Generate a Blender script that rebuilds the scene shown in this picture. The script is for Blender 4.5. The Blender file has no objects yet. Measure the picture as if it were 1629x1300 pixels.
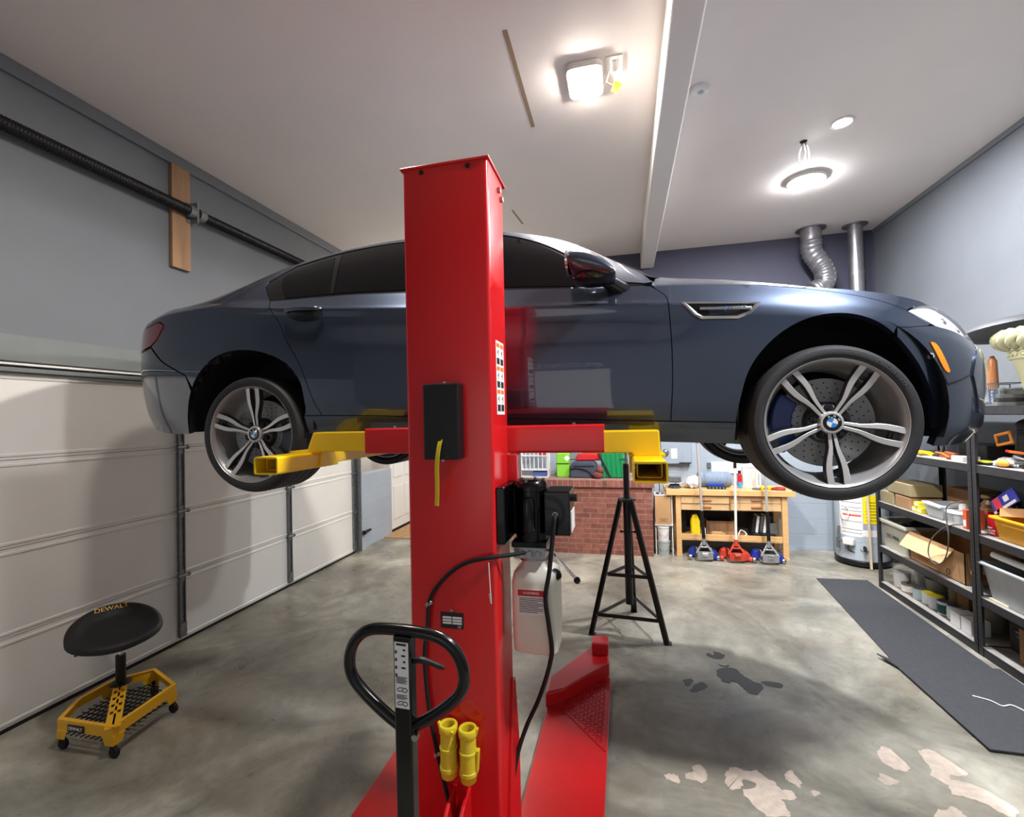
import bpy, bmesh, math, random
import numpy as np
from mathutils import Vector, Matrix
from mathutils.geometry import delaunay_2d_cdt
R = math.radians; PI = math.pi
SC = bpy.context.scene; COL = SC.collection
random.seed(7)
# ---------------------------------------------------------------- materials
def lin(c):
    def g(v):
        v /= 255.0
        return v/12.92 if v <= .04045 else ((v+.055)/1.055)**2.4
    return (g(c[0]), g(c[1]), g(c[2]), 1)
def nodes(m):
    m.use_nodes = True
    return m.node_tree.nodes, m.node_tree.links
def mat(name, rgb, rough=.5, metal=0, coat=0, bump=0, bscale=60, var=0, vscale=6, spec=.5, alpha=1, trans=0, ior=1.45, emis=0, coat_r=.05, stretch=None, rvar=0):
    m = bpy.data.materials.new(name); n, l = nodes(m); b = n['Principled BSDF']
    c = lin(rgb); b.inputs['Base Color'].default_value = c
    b.inputs['Roughness'].default_value = rough; b.inputs['Metallic'].default_value = metal
    b.inputs['Coat Weight'].default_value = coat; b.inputs['Coat Roughness'].default_value = coat_r
    b.inputs['Specular IOR Level'].default_value = spec; b.inputs['IOR'].default_value = ior
    b.inputs['Transmission Weight'].default_value = trans; b.inputs['Alpha'].default_value = alpha
    if emis:
        b.inputs['Emission Color'].default_value = c; b.inputs['Emission Strength'].default_value = emis
    if bump or var or rvar:
        tc = n.new('ShaderNodeTexCoord'); mp = n.new('ShaderNodeMapping'); l.new(tc.outputs['Object'], mp.inputs[0])
        if stretch: mp.inputs['Scale'].default_value = stretch
    if var:
        t = n.new('ShaderNodeTexNoise'); t.inputs['Scale'].default_value = vscale; t.inputs['Detail'].default_value = 6
        l.new(mp.outputs[0], t.inputs['Vector'])
        r = n.new('ShaderNodeValToRGB'); r.color_ramp.elements[0].position = .3; r.color_ramp.elements[1].position = .7
        k = 1-var
        r.color_ramp.elements[0].color = (c[0]*k, c[1]*k, c[2]*k, 1)
        k = 1+var*.6
        r.color_ramp.elements[1].color = (min(1, c[0]*k), min(1, c[1]*k), min(1, c[2]*k), 1)
        l.new(t.outputs['Fac'], r.inputs['Fac']); l.new(r.outputs['Color'], b.inputs['Base Color'])
    if rvar:
        t2 = n.new('ShaderNodeTexNoise'); t2.inputs['Scale'].default_value = vscale*1.7; t2.inputs['Detail'].default_value = 5
        l.new(mp.outputs[0], t2.inputs['Vector'])
        mr = n.new('ShaderNodeMapRange'); mr.inputs['To Min'].default_value = max(.02, rough-rvar); mr.inputs['To Max'].default_value = min(1, rough+rvar)
        mr.inputs['From Min'].default_value = .3; mr.inputs['From Max'].default_value = .7
        l.new(t2.outputs['Fac'], mr.inputs['Value']); l.new(mr.outputs[0], b.inputs['Roughness'])
    if bump:
        t = n.new('ShaderNodeTexNoise'); t.inputs['Scale'].default_value = bscale; t.inputs['Detail'].default_value = 4
        l.new(mp.outputs[0], t.inputs['Vector'])
        bp = n.new('ShaderNodeBump'); bp.inputs['Strength'].default_value = bump; bp.inputs['Distance'].default_value = .01
        l.new(t.outputs['Fac'], bp.inputs['Height']); l.new(bp.outputs[0], b.inputs['Normal'])
    return m
# ---------------------------------------------------------------- mesh builder (world coordinates)
class MB:
    def __init__(s): s.v = []; s.f = []; s.m = []
    def add(s, vs, fs, mi=0):
        o = len(s.v); s.v += [tuple(p) for p in vs]
        s.f += [tuple(i+o for i in f) for f in fs]; s.m += [mi]*len(fs); return s
    def box(s, c, d, rot=None, mi=0, piv=None):
        x, y, z = d[0]/2, d[1]/2, d[2]/2
        P = [Vector(p) for p in ((-x,-y,-z),(x,-y,-z),(x,y,-z),(-x,y,-z),(-x,-y,z),(x,-y,z),(x,y,z),(-x,y,z))]
        if rot is not None:
            M = rot if isinstance(rot, Matrix) else Matrix.Rotation(rot[2],3,'Z') @ Matrix.Rotation(rot[1],3,'Y') @ Matrix.Rotation(rot[0],3,'X')
            P = [M @ p for p in P]
        c = Vector(c)
        return s.add([p+c for p in P], [(0,3,2,1),(4,5,6,7),(0,1,5,4),(1,2,6,5),(2,3,7,6),(3,0,4,7)], mi)
    def b2(s, a, b, mi=0):
        return s.box([(p+q)/2 for p, q in zip(a, b)], [abs(q-p) for p, q in zip(a, b)], mi=mi)
    def ring(s, path, rad, n=10, caps=True, closed=False, mi=0, sq=None):
        path = [Vector(p) for p in path]; k = len(path)
        rad = rad if isinstance(rad, (list, tuple)) else [rad]*k
        T = []
        for i in range(k):
            a = path[(i-1) % k] if (i or closed) else path[0]; b = path[(i+1) % k] if (i < k-1 or closed) else path[-1]
            T.append((b-a).normalized())
        u = T[0].orthogonal().normalized(); vs = []
        for i in range(k):
            u = (u - T[i]*u.dot(T[i]))
            u = u.normalized() if u.length > 1e-6 else T[i].orthogonal().normalized()
            w = T[i].cross(u)
            for j in range(n):
                a = 2*PI*j/n; vs.append(path[i] + (u*math.cos(a)+w*math.sin(a))*rad[i])
        fs = []
        for i in range(k if closed else k-1):
            i2 = (i+1) % k
            for j in range(n):
                j2 = (j+1) % n; fs.append((i*n+j, i*n+j2, i2*n+j2, i2*n+j))
        if caps and not closed:
            fs.append(tuple(reversed(range(n)))); fs.append(tuple(range((k-1)*n, k*n)))
        return s.add(vs, fs, mi)
    def cyl(s, a, b, r0, r1=None, n=20, mi=0, caps=True):
        return s.ring([a, b], [r0, r0 if r1 is None else r1], n, caps, mi=mi)
    def bar(s, a, b, w, h, up=(0,0,1), mi=0):
        a, b = Vector(a), Vector(b); t = (b-a).normalized(); up = Vector(up)
        x = t.cross(up); x = x.normalized() if x.length > 1e-6 else t.orthogonal().normalized()
        y = x.cross(t)
        M = Matrix((x, t, y)).transposed()
        return s.box((a+b)/2, (w, (b-a).length, h), M, mi)
    def lathe(s, prof, c=(0,0,0), n=28, axis='Z', mi=0, closed=False, cap=True, sx=1, sy=1):
        # prof: (radius, height)
        vs = []; fs = []; k = len(prof)
        for i in range(n):
            a = 2*PI*i/n; ca, sa = math.cos(a)*sx, math.sin(a)*sy
            for r, h in prof:
                p = (r*ca, r*sa, h) if axis == 'Z' else ((r*ca, h, r*sa) if axis == 'Y' else (h, r*ca, r*sa))
                vs.append((p[0]+c[0], p[1]+c[1], p[2]+c[2]))
        kk = k if closed else k-1
        for i in range(n):
            i2 = (i+1) % n
            for j in range(kk):
                j2 = (j+1) % k
                f = (i*k+j, i2*k+j, i2*k+j2, i*k+j2)
                fs.append(f if axis in 'ZX' else f[::-1])
        if not closed and cap:
            for j, fl in ((0, True), (k-1, False)):
                if prof[j][0] > 1e-5:
                    f = tuple(i*k+j for i in range(n)); f = f[::-1] if fl else f
                    fs.append(f if axis in 'ZX' else f[::-1])
        return s.add(vs, fs, mi)
    def prism(s, poly, h, frame, mi=0):
        # poly 2-D, extruded from 0 to h along frame z; frame = (origin, xdir, ydir)
        o, x, y = [Vector(q) for q in frame]; z = x.cross(y).normalized(); n = len(poly)
        vs = [o+x*p[0]+y*p[1] for p in poly] + [o+x*p[0]+y*p[1]+z*h for p in poly]
        fs = [tuple(reversed(range(n))), tuple(range(n, 2*n))] + [(i, (i+1) % n, n+(i+1) % n, n+i) for i in range(n)]
        return s.add(vs, fs, mi)
    def ball(s, c, r, n=16, m=10, mi=0):
        r = r if isinstance(r, (tuple, list)) else (r, r, r); vs = []; fs = []
        for i in range(m+1):
            t = PI*i/m
            for j in range(n):
                a = 2*PI*j/n; vs.append((c[0]+r[0]*math.sin(t)*math.cos(a), c[1]+r[1]*math.sin(t)*math.sin(a), c[2]+r[2]*math.cos(t)))
        for i in range(m):
            for j in range(n):
                fs.append((i*n+j, (i+1)*n+j, (i+1)*n+(j+1) % n, i*n+(j+1) % n))
        return s.add(vs, fs, mi)
    def tub(s, c, b, t, h, wall=.006, n=None, mi=0, lip=.012):
        # open tapered box: b = (bx,by) base size, t = top size
        def rc(w, d, z): return [(c[0]-w/2, c[1]-d/2, z), (c[0]+w/2, c[1]-d/2, z), (c[0]+w/2, c[1]+d/2, z), (c[0]-w/2, c[1]+d/2, z)]
        z = c[2]; L = [rc(b[0], b[1], z), rc(t[0], t[1], z+h-lip), rc(t[0]+lip*2, t[1]+lip*2, z+h-lip), rc(t[0]+lip*2, t[1]+lip*2, z+h),
             rc(t[0]-wall*2, t[1]-wall*2, z+h), rc(b[0]-wall*2, b[1]-wall*2, z+wall)]
        vs = sum(L, []); fs = [(3,2,1,0)]
        for i in range(5):
            for j in range(4):
                fs.append((i*4+j, i*4+(j+1) % 4, i*4+4+(j+1) % 4, i*4+4+j))
        fs.append((20,21,22,23))
        return s.add(vs, fs, mi)
    def build(s, name, mats, parent=None, smooth=40, bevel=0, seg=2, loc=None, fix=True, sub=0):
        me = bpy.data.meshes.new(name)
        mats = mats if isinstance(mats, (list, tuple)) else [mats]
        o = bpy.data.objects.new(name, me); COL.objects.link(o)
        V = np.array(s.v, float)
        if parent is not None:
            org = parent['_o'] if '_o' in parent else (0,0,0)
        elif loc is not None: org = loc
        else:
            org = ((V[:,0].min()+V[:,0].max())/2, (V[:,1].min()+V[:,1].max())/2, V[:,2].min())
        org = np.array(org, float)
        if parent is not None:
            o.parent = parent
        else:
            o.location = org
        me.from_pydata([tuple(p) for p in (V-org)], [], s.f)
        for m in mats: me.materials.append(m)
        if len(mats) > 1: me.polygons.foreach_set('material_index', s.m)
        if fix:
            bm = bmesh.new(); bm.from_mesh(me); bmesh.ops.recalc_face_normals(bm, faces=bm.faces); bm.to_mesh(me); bm.free()
        me.update()
        if smooth:
            me.shade_smooth(); me.set_sharp_from_angle(angle=R(smooth))
        if bevel:
            b = o.modifiers.new('bevel', 'BEVEL'); b.width = bevel; b.segments = seg; b.limit_method = 'ANGLE'; b.angle_limit = R(35); b.harden_normals = False
        if sub:
            b = o.modifiers.new('sub', 'SUBSURF'); b.levels = sub; b.render_levels = sub
        o['_o'] = [float(q) for q in org]
        return o
def tag(o, label=None, cat=None, group=None, kind=None):
    if label: o['label'] = label
    if cat: o['category'] = cat
    if group: o['group'] = group
    if kind: o['kind'] = kind
    return o
def thing(name, label, cat, loc, group=None):
    o = bpy.data.objects.new(name, None); COL.objects.link(o); o.location = loc; o['_o'] = [float(q) for q in loc]
    o.empty_display_size = .1
    return tag(o, label, cat, group)
def copy_tree(o, parent=None):
    c = o.copy(); COL.objects.link(c)
    if parent is not None: c.parent = parent
    for ch in list(o.children): copy_tree(ch, c)
    return c
def text(name, body, size, origin, xdir, ydir, m, parent=None, ext=.0006, align='CENTER', shear=0, sx=1.0):
    cu = bpy.data.curves.new(name, 'FONT'); cu.body = body; cu.size = size; cu.extrude = ext; cu.align_x = align; cu.align_y = 'CENTER'; cu.shear = shear
    t = bpy.data.objects.new('tmp', cu); COL.objects.link(t)
    dg = bpy.context.evaluated_depsgraph_get(); me = bpy.data.meshes.new_from_object(t.evaluated_get(dg))
    bpy.data.objects.remove(t); bpy.data.curves.remove(cu)
    x, y = Vector(xdir).normalized(), Vector(ydir).normalized(); z = x.cross(y)
    org = Vector(parent['_o']) if parent is not None and '_o' in parent else Vector((0,0,0))
    Mx = Matrix((x*sx, y, z)).transposed().to_4x4(); Mx.translation = Vector(origin) - org
    me.transform(Mx); me.name = name; me.materials.clear(); me.materials.append(m)
    o = bpy.data.objects.new(name, me); COL.objects.link(o)
    if parent is not None: o.parent = parent
    o['_o'] = [float(q) for q in org]
    return o
def cr(pts, n=8, closed=False):
    P = [Vector(p) for p in pts]; out = []; k = len(P)
    for i in range(k if closed else k-1):
        p0 = P[(i-1) % k] if (closed or i > 0) else P[0]*2-P[1]; p1 = P[i]; p2 = P[(i+1) % k]
        p3 = P[(i+2) % k] if (closed or i < k-2) else P[-1]*2-P[-2]
        for j in range(n):
            t = j/n; t2 = t*t; t3 = t2*t
            out.append(.5*((2*p1)+(p2-p0)*t+(2*p0-5*p1+4*p2-p3)*t2+(3*p1-p0-3*p2+p3)*t3))
    if not closed: out.append(P[-1])
    return [tuple(q) for q in out]
def rrect(w, h, r, n=5):
    out = []
    for cx_, cy_, a0 in ((w/2-r, h/2-r, 0), (-w/2+r, h/2-r, 90), (-w/2+r, -h/2+r, 180), (w/2-r, -h/2+r, 270)):
        for i in range(n+1):
            a = R(a0+90*i/n); out.append((cx_+r*math.cos(a), cy_+r*math.sin(a)))
    return out
X, Y, Z = (1,0,0), (0,1,0), (0,0,1); NX, NY, NZ = (-1,0,0), (0,-1,0), (0,0,-1)
# ---------------------------------------------------------------- car body surface (car frame: x forward from rear axle, y out to the near side, z world height)
import numpy as np
def pchip(xk, yk):
    xk = np.asarray(xk, float); yk = np.asarray(yk, float)
    h = np.diff(xk); d = np.diff(yk) / h
    m = np.zeros(len(xk)); m[0] = d[0]; m[-1] = d[-1]
    for i in range(1, len(xk) - 1):
        if d[i-1] * d[i] > 0:
            w1 = 2*h[i] + h[i-1]; w2 = h[i] + 2*h[i-1]
            m[i] = (w1 + w2) / (w1/d[i-1] + w2/d[i])
    def f(x):
        x = np.clip(np.asarray(x, float), xk[0], xk[-1])
        i = np.clip(np.searchsorted(xk, x, side='right') - 1, 0, len(h) - 1)
        t = (x - xk[i]) / h[i]; t2 = t*t; t3 = t2*t
        return (2*t3-3*t2+1)*yk[i] + (t3-2*t2+t)*h[i]*m[i] + (3*t2-2*t3)*yk[i+1] + (t3-t2)*h[i]*m[i+1]
    return f
XM_F, XM_R = 2.70, -0.25
def arc_table(L, W, p, q):
    th = np.linspace(0, 1, 4001)
    t = np.concatenate([th[:-1]**1.0, [1.0]])
    t = 1 - (1 - t)**2.5
    y = np.maximum(1 - t**p, 0)**(1/q)
    dl = np.hypot(np.diff(t)*L, np.diff(y)*W)
    a = np.concatenate([[0], np.cumsum(dl)])
    return a[-1], a / a[-1], t, y
LF, AF, TF, YF = arc_table(1.12, .94, 3.5, 2.7)
LR, AR, TR_, YR_ = arc_table(.87, .94, 4.2, 3.0)
S_MIN, S_MAX = XM_R - LR, XM_F + LF
hw = pchip([-1.2,-.5,0,.5,1.4,2.3,2.96,3.3,4], [.93,.940,.946,.940,.934,.937,.946,.943,.93])
def tab(*p):
    return pchip([a[0] for a in p], [a[1] for a in p])
crease = tab((-1.1,2.47),(-.85,2.50),(-.6,2.54),(-.27,2.553),(.16,2.519),(.97,2.46),(1.54,2.42),(2.13,2.392),(2.5,2.36),(2.8,2.33),(3.1,2.285),(3.35,2.225),(3.6,2.145),(3.85,2.09))
belt = tab((-1.1,2.515),(-1.0,2.535),(-.83,2.560),(-.6,2.590),(-.3,2.596),(-.05,2.588),(.155,2.578),(.535,2.577),(.954,2.559),(1.53,2.528),(2.01,2.498),(2.23,2.488),(2.6,2.46),(2.95,2.415),(3.2,2.375),(3.35,2.338),(3.45,2.300),(3.55,2.25),(3.65,2.20),(3.75,2.17),(3.85,2.16))
k35 = tab((-1.1,.992),(-.6,.985),(.2,.972),(1.5,.970),(2.2,.976),(2.6,.990),(3.0,.993),(4,.99))
ROWS = [  # v, z(x), y factor(x), nose x, tail x
 (0.00, tab((-1.1,1.89),(-.95,1.862),(-.83,1.845),(-.56,1.812),(.1,1.81),(.49,1.80),(1.5,1.765),(2.55,1.727),(3.0,1.71),(3.47,1.703),(3.6,1.715),(3.85,1.74)), tab((-1.1,.95),(-.5,.955),(.3,.935),(2.6,.93),(3.1,.95),(4,.95)), 3.755, -1.05),
 (0.14, tab((-1.1,1.96),(-.8,1.93),(-.56,1.91),(.51,1.899),(1.5,1.862),(2.55,1.822),(3.1,1.80),(3.5,1.79),(3.85,1.80)), tab((-1.1,.975),(.3,.974),(2.6,.972),(3.1,.978),(4,.975)), 3.815, -1.10),
 (0.30, tab((-1.1,2.09),(-.6,2.05),(.5,1.99),(1.5,1.965),(2.3,1.945),(3.1,1.92),(3.6,1.93),(3.85,1.94)), tab((-1.1,.990),(.3,.992),(2.6,.992),(3.1,.992),(4,.985)), 3.825, -1.13),
 (0.55, tab((-1.1,2.24),(-.6,2.25),(.5,2.235),(1.5,2.20),(2.3,2.165),(3.1,2.09),(3.6,2.055),(3.85,2.045)), tab((-1.1,1.0),(4,1.0)), 3.82, -1.145),
 (0.74, lambda x: crease(x) - np.interp(x, [-1.1,-.3,2.3,3.1,3.8], [.05,.06,.06,.05,.03]), k35, 3.815, -1.135),
 (0.82, crease, tab((-1.1,.985),(-.5,.986),(.3,.982),(2.2,.980),(2.6,.979),(3.1,.978),(4,.97)), 3.81, -1.12),
 (0.86, lambda x: crease(x) + .25*(belt(x)-crease(x)), tab((-1.1,.975),(-.5,.974),(.3,.967),(2.2,.965),(2.6,.966),(3.1,.967),(4,.95)), 3.805, -1.105),
 (1.00, belt, tab((-1.1,.92),(-.8,.93),(-.3,.92),(.3,.925),(2.2,.922),(2.6,.915),(3.1,.915),(3.4,.92),(4,.90)), 3.79, -1.06)]
rail_y = tab((-1.10,.45),(-.95,.62),(-.8,.665),(-.55,.672),(-.4,.665),(-.2,.65),(0,.635),(.25,.62),(.5,.61),(.8,.605),(1.1,.605),(1.4,.61),(1.6,.615),(1.8,.635),(2.0,.69),(2.15,.75),(2.27,.80),(2.35,.80),(2.6,.77),(3.0,.72),(3.25,.66),(3.45,.58),(3.6,.5),(3.75,.3))
rail_z = tab((-1.10,2.52),(-.95,2.575),(-.8,2.615),(-.55,2.675),(-.4,2.725),(-.2,2.797),(0,2.86),(.25,2.912),(.5,2.945),(.8,2.962),(1.1,2.957),(1.4,2.939),(1.6,2.897),(1.8,2.832),(2.0,2.718),(2.15,2.620),(2.27,2.545),(2.35,2.535),(2.6,2.505),(3.0,2.445),(3.25,2.40),(3.45,2.335),(3.6,2.262),(3.75,2.185))
cent_z = tab((-1.10,2.53),(-.95,2.605),(-.8,2.63),(-.55,2.66),(-.4,2.705),(-.2,2.80),(0,2.885),(.25,2.955),(.5,2.995),(.8,3.02),(1.1,3.022),(1.4,3.005),(1.6,2.965),(1.8,2.89),(2.0,2.775),(2.15,2.69),(2.27,2.625),(2.35,2.60),(2.6,2.57),(3.0,2.51),(3.25,2.45),(3.45,2.38),(3.6,2.30),(3.75,2.205))
def contour(s, xf, xr):
    s = np.asarray(s, float)
    x = s.copy(); yf = np.ones_like(s)
    m = s > XM_F; a = np.clip((s[m]-XM_F)/LF, 0, 1)
    x[m] = XM_F + (xf-XM_F)*np.interp(a, AF, TF); yf[m] = np.interp(a, AF, YF)
    m = s < XM_R; a = np.clip((XM_R-s[m])/LR, 0, 1)
    x[m] = XM_R + (xr-XM_R)*np.interp(a, AR, TR_); yf[m] = np.interp(a, AR, YR_)
    return x, yf
VK = np.array([r[0] for r in ROWS])
def lower(s, v):
    s = np.asarray(s, float); v = np.clip(np.asarray(v, float), 0, 1)
    P = []
    for (_, zf, yf, xf, xr) in ROWS:
        x, c = contour(s, xf, xr)
        P.append(np.stack([x, hw(x)*yf(x)*c, zf(x)], -1))
    P = np.array(P)                                     # rows x N x 3
    n = len(VK); h = np.diff(VK); d = np.diff(P, axis=0) / h[:, None, None]
    m = np.zeros_like(P); m[0] = d[0]; m[-1] = d[-1]
    for i in range(1, n-1):
        w1 = 2*h[i]+h[i-1]; w2 = h[i]+2*h[i-1]
        ok = d[i-1]*d[i] > 1e-12
        with np.errstate(divide='ignore', invalid='ignore'):
            hm = (w1+w2)/(w1/d[i-1]+w2/d[i])
        m[i] = np.where(ok, hm, 0)
    i = np.clip(np.searchsorted(VK, v, side='right')-1, 0, n-2)
    idx = np.arange(len(s)); t = ((v-VK[i])/h[i])[:, None]; H = h[i][:, None]
    p0, p1, m0, m1 = P[i, idx], P[i+1, idx], m[i, idx], m[i+1, idx]
    return (2*t**3-3*t**2+1)*p0 + (t**3-2*t**2+t)*H*m0 + (3*t**2-2*t**3)*p1 + (t**3-t**2)*H*m1
def bspl(C, u):
    n = C.shape[0]; K = n - 2; a = np.clip(u, 0, 1)*K
    i = np.clip(np.floor(a).astype(int), 0, K-1); idx = np.arange(len(u))
    kn = np.concatenate([[0, 0], np.arange(K+1), [K, K]]).astype(float)
    def k(j): return kn[j]
    p0, p1, p2 = C[i, idx], C[i+1, idx], C[i+2, idx]
    def al(j, r): 
        lo = k(j); hi = k(j+3-r)
        return ((a-lo)/np.maximum(hi-lo, 1e-9))[:, None]
    q1 = p0 + (p1-p0)*al(i+1, 1); q2 = p1 + (p2-p1)*al(i+2, 1)
    return q1 + (q2-q1)*al(i+2, 2)
def upper(s, u):
    s = np.asarray(s, float); u = np.asarray(u, float)
    E = lower(s, np.ones_like(s)); x = E[:, 0]; yE, zE = E[:, 1], E[:, 2]
    yr = np.minimum(rail_y(x), yE*.90); zr = rail_z(x); zc = cent_z(x)
    zr = np.maximum(zr, zE + .01); zc = np.maximum(zc, zr-.02)
    gh = np.clip((zr-zE)/.30, 0, 1)
    def pt(y, z): return np.stack([x, y, z], -1)
    ay, az = yr + .035*gh, zr - .03*gh
    my, mz = yE + (ay-yE)*.45 + .02*gh, zE + (az-zE)*.5
    C = np.array([pt(yE, zE), pt(my, mz), pt(ay, az), pt(yr*.93, zr + .3*(zc-zr) + .01*gh), pt(yr*.5, zc), pt(0*yr, zc)])
    return bspl(C, u)
def S(s, V):
    s = np.atleast_1d(np.asarray(s, float)); V = np.atleast_1d(np.asarray(V, float))
    return np.where((V <= 1)[:, None], lower(s, np.minimum(V, 1)), upper(s, np.clip(V-1, 0, 1)))
def SN(s, V):
    s = np.atleast_1d(np.asarray(s, float)); V = np.atleast_1d(np.asarray(V, float)); e = 2e-3
    s = np.clip(s, S_MIN+2e-3, S_MAX-2e-3); V = np.clip(V, 2e-3, 2-4e-3)
    a = S(s+e, V)-S(s-e, V)
    V0 = np.where((V > 1) & (V-e <= 1), V, V-e); V1 = np.where((V <= 1) & (V+e > 1), V, V+e)
    b = S(s, V1)-S(s, V0)
    n = np.cross(b, a); n /= np.maximum(np.linalg.norm(n, axis=1), 1e-12)[:, None]
    return n
# ================================================================ ROOM
HC = 4.22                                    # ceiling height
XL, XR_, YB, YFR = -3.75, 3.25, 7.05, -1.6    # left, right, back, front
def struct(o, label=None): o['kind'] = 'structure'; return tag(o, label)
def wall_mat(name, rgb, block=None, bump=.12):
    m = mat(name, rgb, rough=.62, var=.06, vscale=2.2, bump=bump, bscale=140)
    if block:
        n, l = m.node_tree.nodes, m.node_tree.links; b = n['Principled BSDF']
        tc = n.new('ShaderNodeTexCoord'); mp = n.new('ShaderNodeMapping'); l.new(tc.outputs['Object'], mp.inputs[0])
        mp.inputs['Rotation'].default_value = (R(90), 0, 0) if block == 'back' else (R(90), 0, R(90))
        sep = n.new('ShaderNodeSeparateXYZ'); cmb = n.new('ShaderNodeCombineXYZ'); l.new(tc.outputs['Object'], sep.inputs[0])
        l.new(sep.outputs['X' if block == 'back' else 'Y'], cmb.inputs['X']); l.new(sep.outputs['Z'], cmb.inputs['Y'])
        t = n.new('ShaderNodeTexBrick'); l.new(cmb.outputs[0], t.inputs['Vector'])
        t.inputs['Scale'].default_value = 1; t.inputs['Mortar Size'].default_value = .006; t.inputs['Brick Width'].default_value = .41; t.inputs['Row Height'].default_value = .205
        t.inputs['Color1'].default_value = (1,1,1,1); t.inputs['Color2'].default_value = (1,1,1,1); t.inputs['Mortar'].default_value = (.0,.0,.0,1); t.inputs['Mortar Smooth'].default_value = .3
        bp = n.new('ShaderNodeBump'); bp.inputs['Strength'].default_value = .45; bp.inputs['Distance'].default_value = .01
        l.new(t.outputs['Color'], bp.inputs['Height'])
        old = [k for k in n if k.type == 'BUMP' and k != bp][0]; l.new(old.outputs[0], bp.inputs['Normal']); l.new(bp.outputs[0], b.inputs['Normal'])
    return m
M = {}
M['wall'] = wall_mat('wall_paint', (106,110,115)); M['wall_up'] = wall_mat('wall_paint_indigo', (74,74,91))
M['block'] = wall_mat('block_paint', (160,171,182), 'back'); M['block_l'] = wall_mat('block_paint_left', (165,175,186), 'left')
M['wall_dim'] = wall_mat('front_wall_paint', (128,132,139))
M['ceil'] = mat('ceiling_paint', (232,224,219), rough=.7, bump=.06, bscale=90, var=.03, vscale=1.2)
M['white'] = mat('white_paint', (228,226,222), rough=.45); M['beam'] = mat('beam_paint', (222,217,212), rough=.5)
M['doorw'] = mat('garage_door_white', (226,224,218), rough=.42, var=.03, vscale=3)
M['galv'] = mat('galvanised', (128,132,134), rough=.45, metal=.7, var=.2, vscale=25)
M['black'] = mat('black_paint', (16,16,18), rough=.42); M['rubber'] = mat('black_rubber', (18,18,19), rough=.75, bump=.1, bscale=200)
M['gblack'] = mat('gloss_black', (6,6,7), rough=.24, coat=.25, spec=.35)
M['chrome'] = mat('chrome', (225,228,232), rough=.1, metal=1); M['steel'] = mat('steel', (170,172,174), rough=.3, metal=1)
M['wood'] = mat('raw_wood', (150,116,86), rough=.7, var=.3, vscale=9, stretch=(1,1,.12), bump=.2, bscale=30)
M['tape'] = mat('tan_tape', (150,128,104), rough=.8)
M['header'] = mat('header_paint', (112,118,116), rough=.55, var=.08)
# concrete floor
def concrete():
    m = bpy.data.materials.new('concrete'); n, l = nodes(m); b = n['Principled BSDF']
    tc = n.new('ShaderNodeTexCoord')
    def noise(sc, det=8, dist=0, rough=.6):
        t = n.new('ShaderNodeTexNoise'); t.inputs['Scale'].default_value = sc; t.inputs['Detail'].default_value = det; t.inputs['Distortion'].default_value = dist
        t.inputs['Roughness'].default_value = rough; l.new(tc.outputs['Object'], t.inputs['Vector']); return t
    def ramp(src, stops):
        r = n.new('ShaderNodeValToRGB'); e = r.color_ramp.elements
        for i, (p, c) in enumerate(stops):
            if i < 2: e[i].position = p; e[i].color = c
            else:
                k = e.new(p); k.color = c
        l.new(src, r.inputs['Fac']); return r
    base = ramp(noise(1.1, 9, 1.2).outputs['Fac'], [(.30, lin((100,98,89))), (.68, lin((184,180,166))), (.5, lin((147,144,132)))])
    fine = ramp(noise(9, 8, .6).outputs['Fac'], [(.3, (.72,.71,.70,1)), (.72, (1.12,1.12,1.1,1))])
    mx = n.new('ShaderNodeMix'); mx.data_type = 'RGBA'; mx.blend_type = 'MULTIPLY'; mx.inputs[0].default_value = .8
    l.new(base.outputs['Color'], mx.inputs[6]); l.new(fine.outputs['Color'], mx.inputs[7])
    tan = ramp(noise(.8, 6, 2).outputs['Fac'], [(.5, (0,0,0,1)), (.72, (.5,.5,.5,1))])
    m2 = n.new('ShaderNodeMix'); m2.data_type = 'RGBA'; l.new(tan.outputs['Color'], m2.inputs[0]); l.new(mx.outputs[2], m2.inputs[6]); m2.inputs[7].default_value = lin((128,112,92))
    spk = ramp(noise(55, 3).outputs['Fac'], [(.74, (0,0,0,1)), (.78, (.55,.55,.55,1))])
    m3 = n.new('ShaderNodeMix'); m3.data_type = 'RGBA'; l.new(spk.outputs['Color'], m3.inputs[0]); l.new(m2.outputs[2], m3.inputs[6]); m3.inputs[7].default_value = lin((205,202,192))
    dk = ramp(noise(23, 4, 1).outputs['Fac'], [(.70, (0,0,0,1)), (.76, (.7,.7,.7,1))])
    m4 = n.new('ShaderNodeMix'); m4.data_type = 'RGBA'; l.new(dk.outputs['Color'], m4.inputs[0]); l.new(m3.outputs[2], m4.inputs[6]); m4.inputs[7].default_value = lin((62,58,54))
    l.new(m4.outputs[2], b.inputs['Base Color'])
    rr = ramp(noise(2.3, 6, 1).outputs['Fac'], [(.3, (.22,.22,.22,1)), (.7, (.46,.46,.46,1))]); l.new(rr.outputs['Color'], b.inputs['Roughness'])
    bp = n.new('ShaderNodeBump'); bp.inputs['Strength'].default_value = .12; bp.inputs['Distance'].default_value = .008
    l.new(noise(16, 8).outputs['Fac'], bp.inputs['Height']); l.new(bp.outputs[0], b.inputs['Normal'])
    return m
M['conc'] = concrete()
T = .15
def slab(name, a, b, m, **k): return struct(MB().b2(a, b).build(name, m, smooth=0, loc=(0,0,0), **k))
floor = slab('floor', (XL-1.2, YFR-T, -.2), (XR_+T, YB+1.6, 0), M['conc'])
ceil_ = slab('ceiling', (XL-1.2, YFR-T, HC), (XR_+T, YB+1.6, HC+.2), M['ceil'])
wr = slab('wall_right', (XR_, YFR-T, 0), (XR_+T, YB+T, HC), M['wall'])
slab('wall_front', (XL-T, YFR-T, 0), (XR_, YFR, HC), M['wall_dim'])
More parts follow.
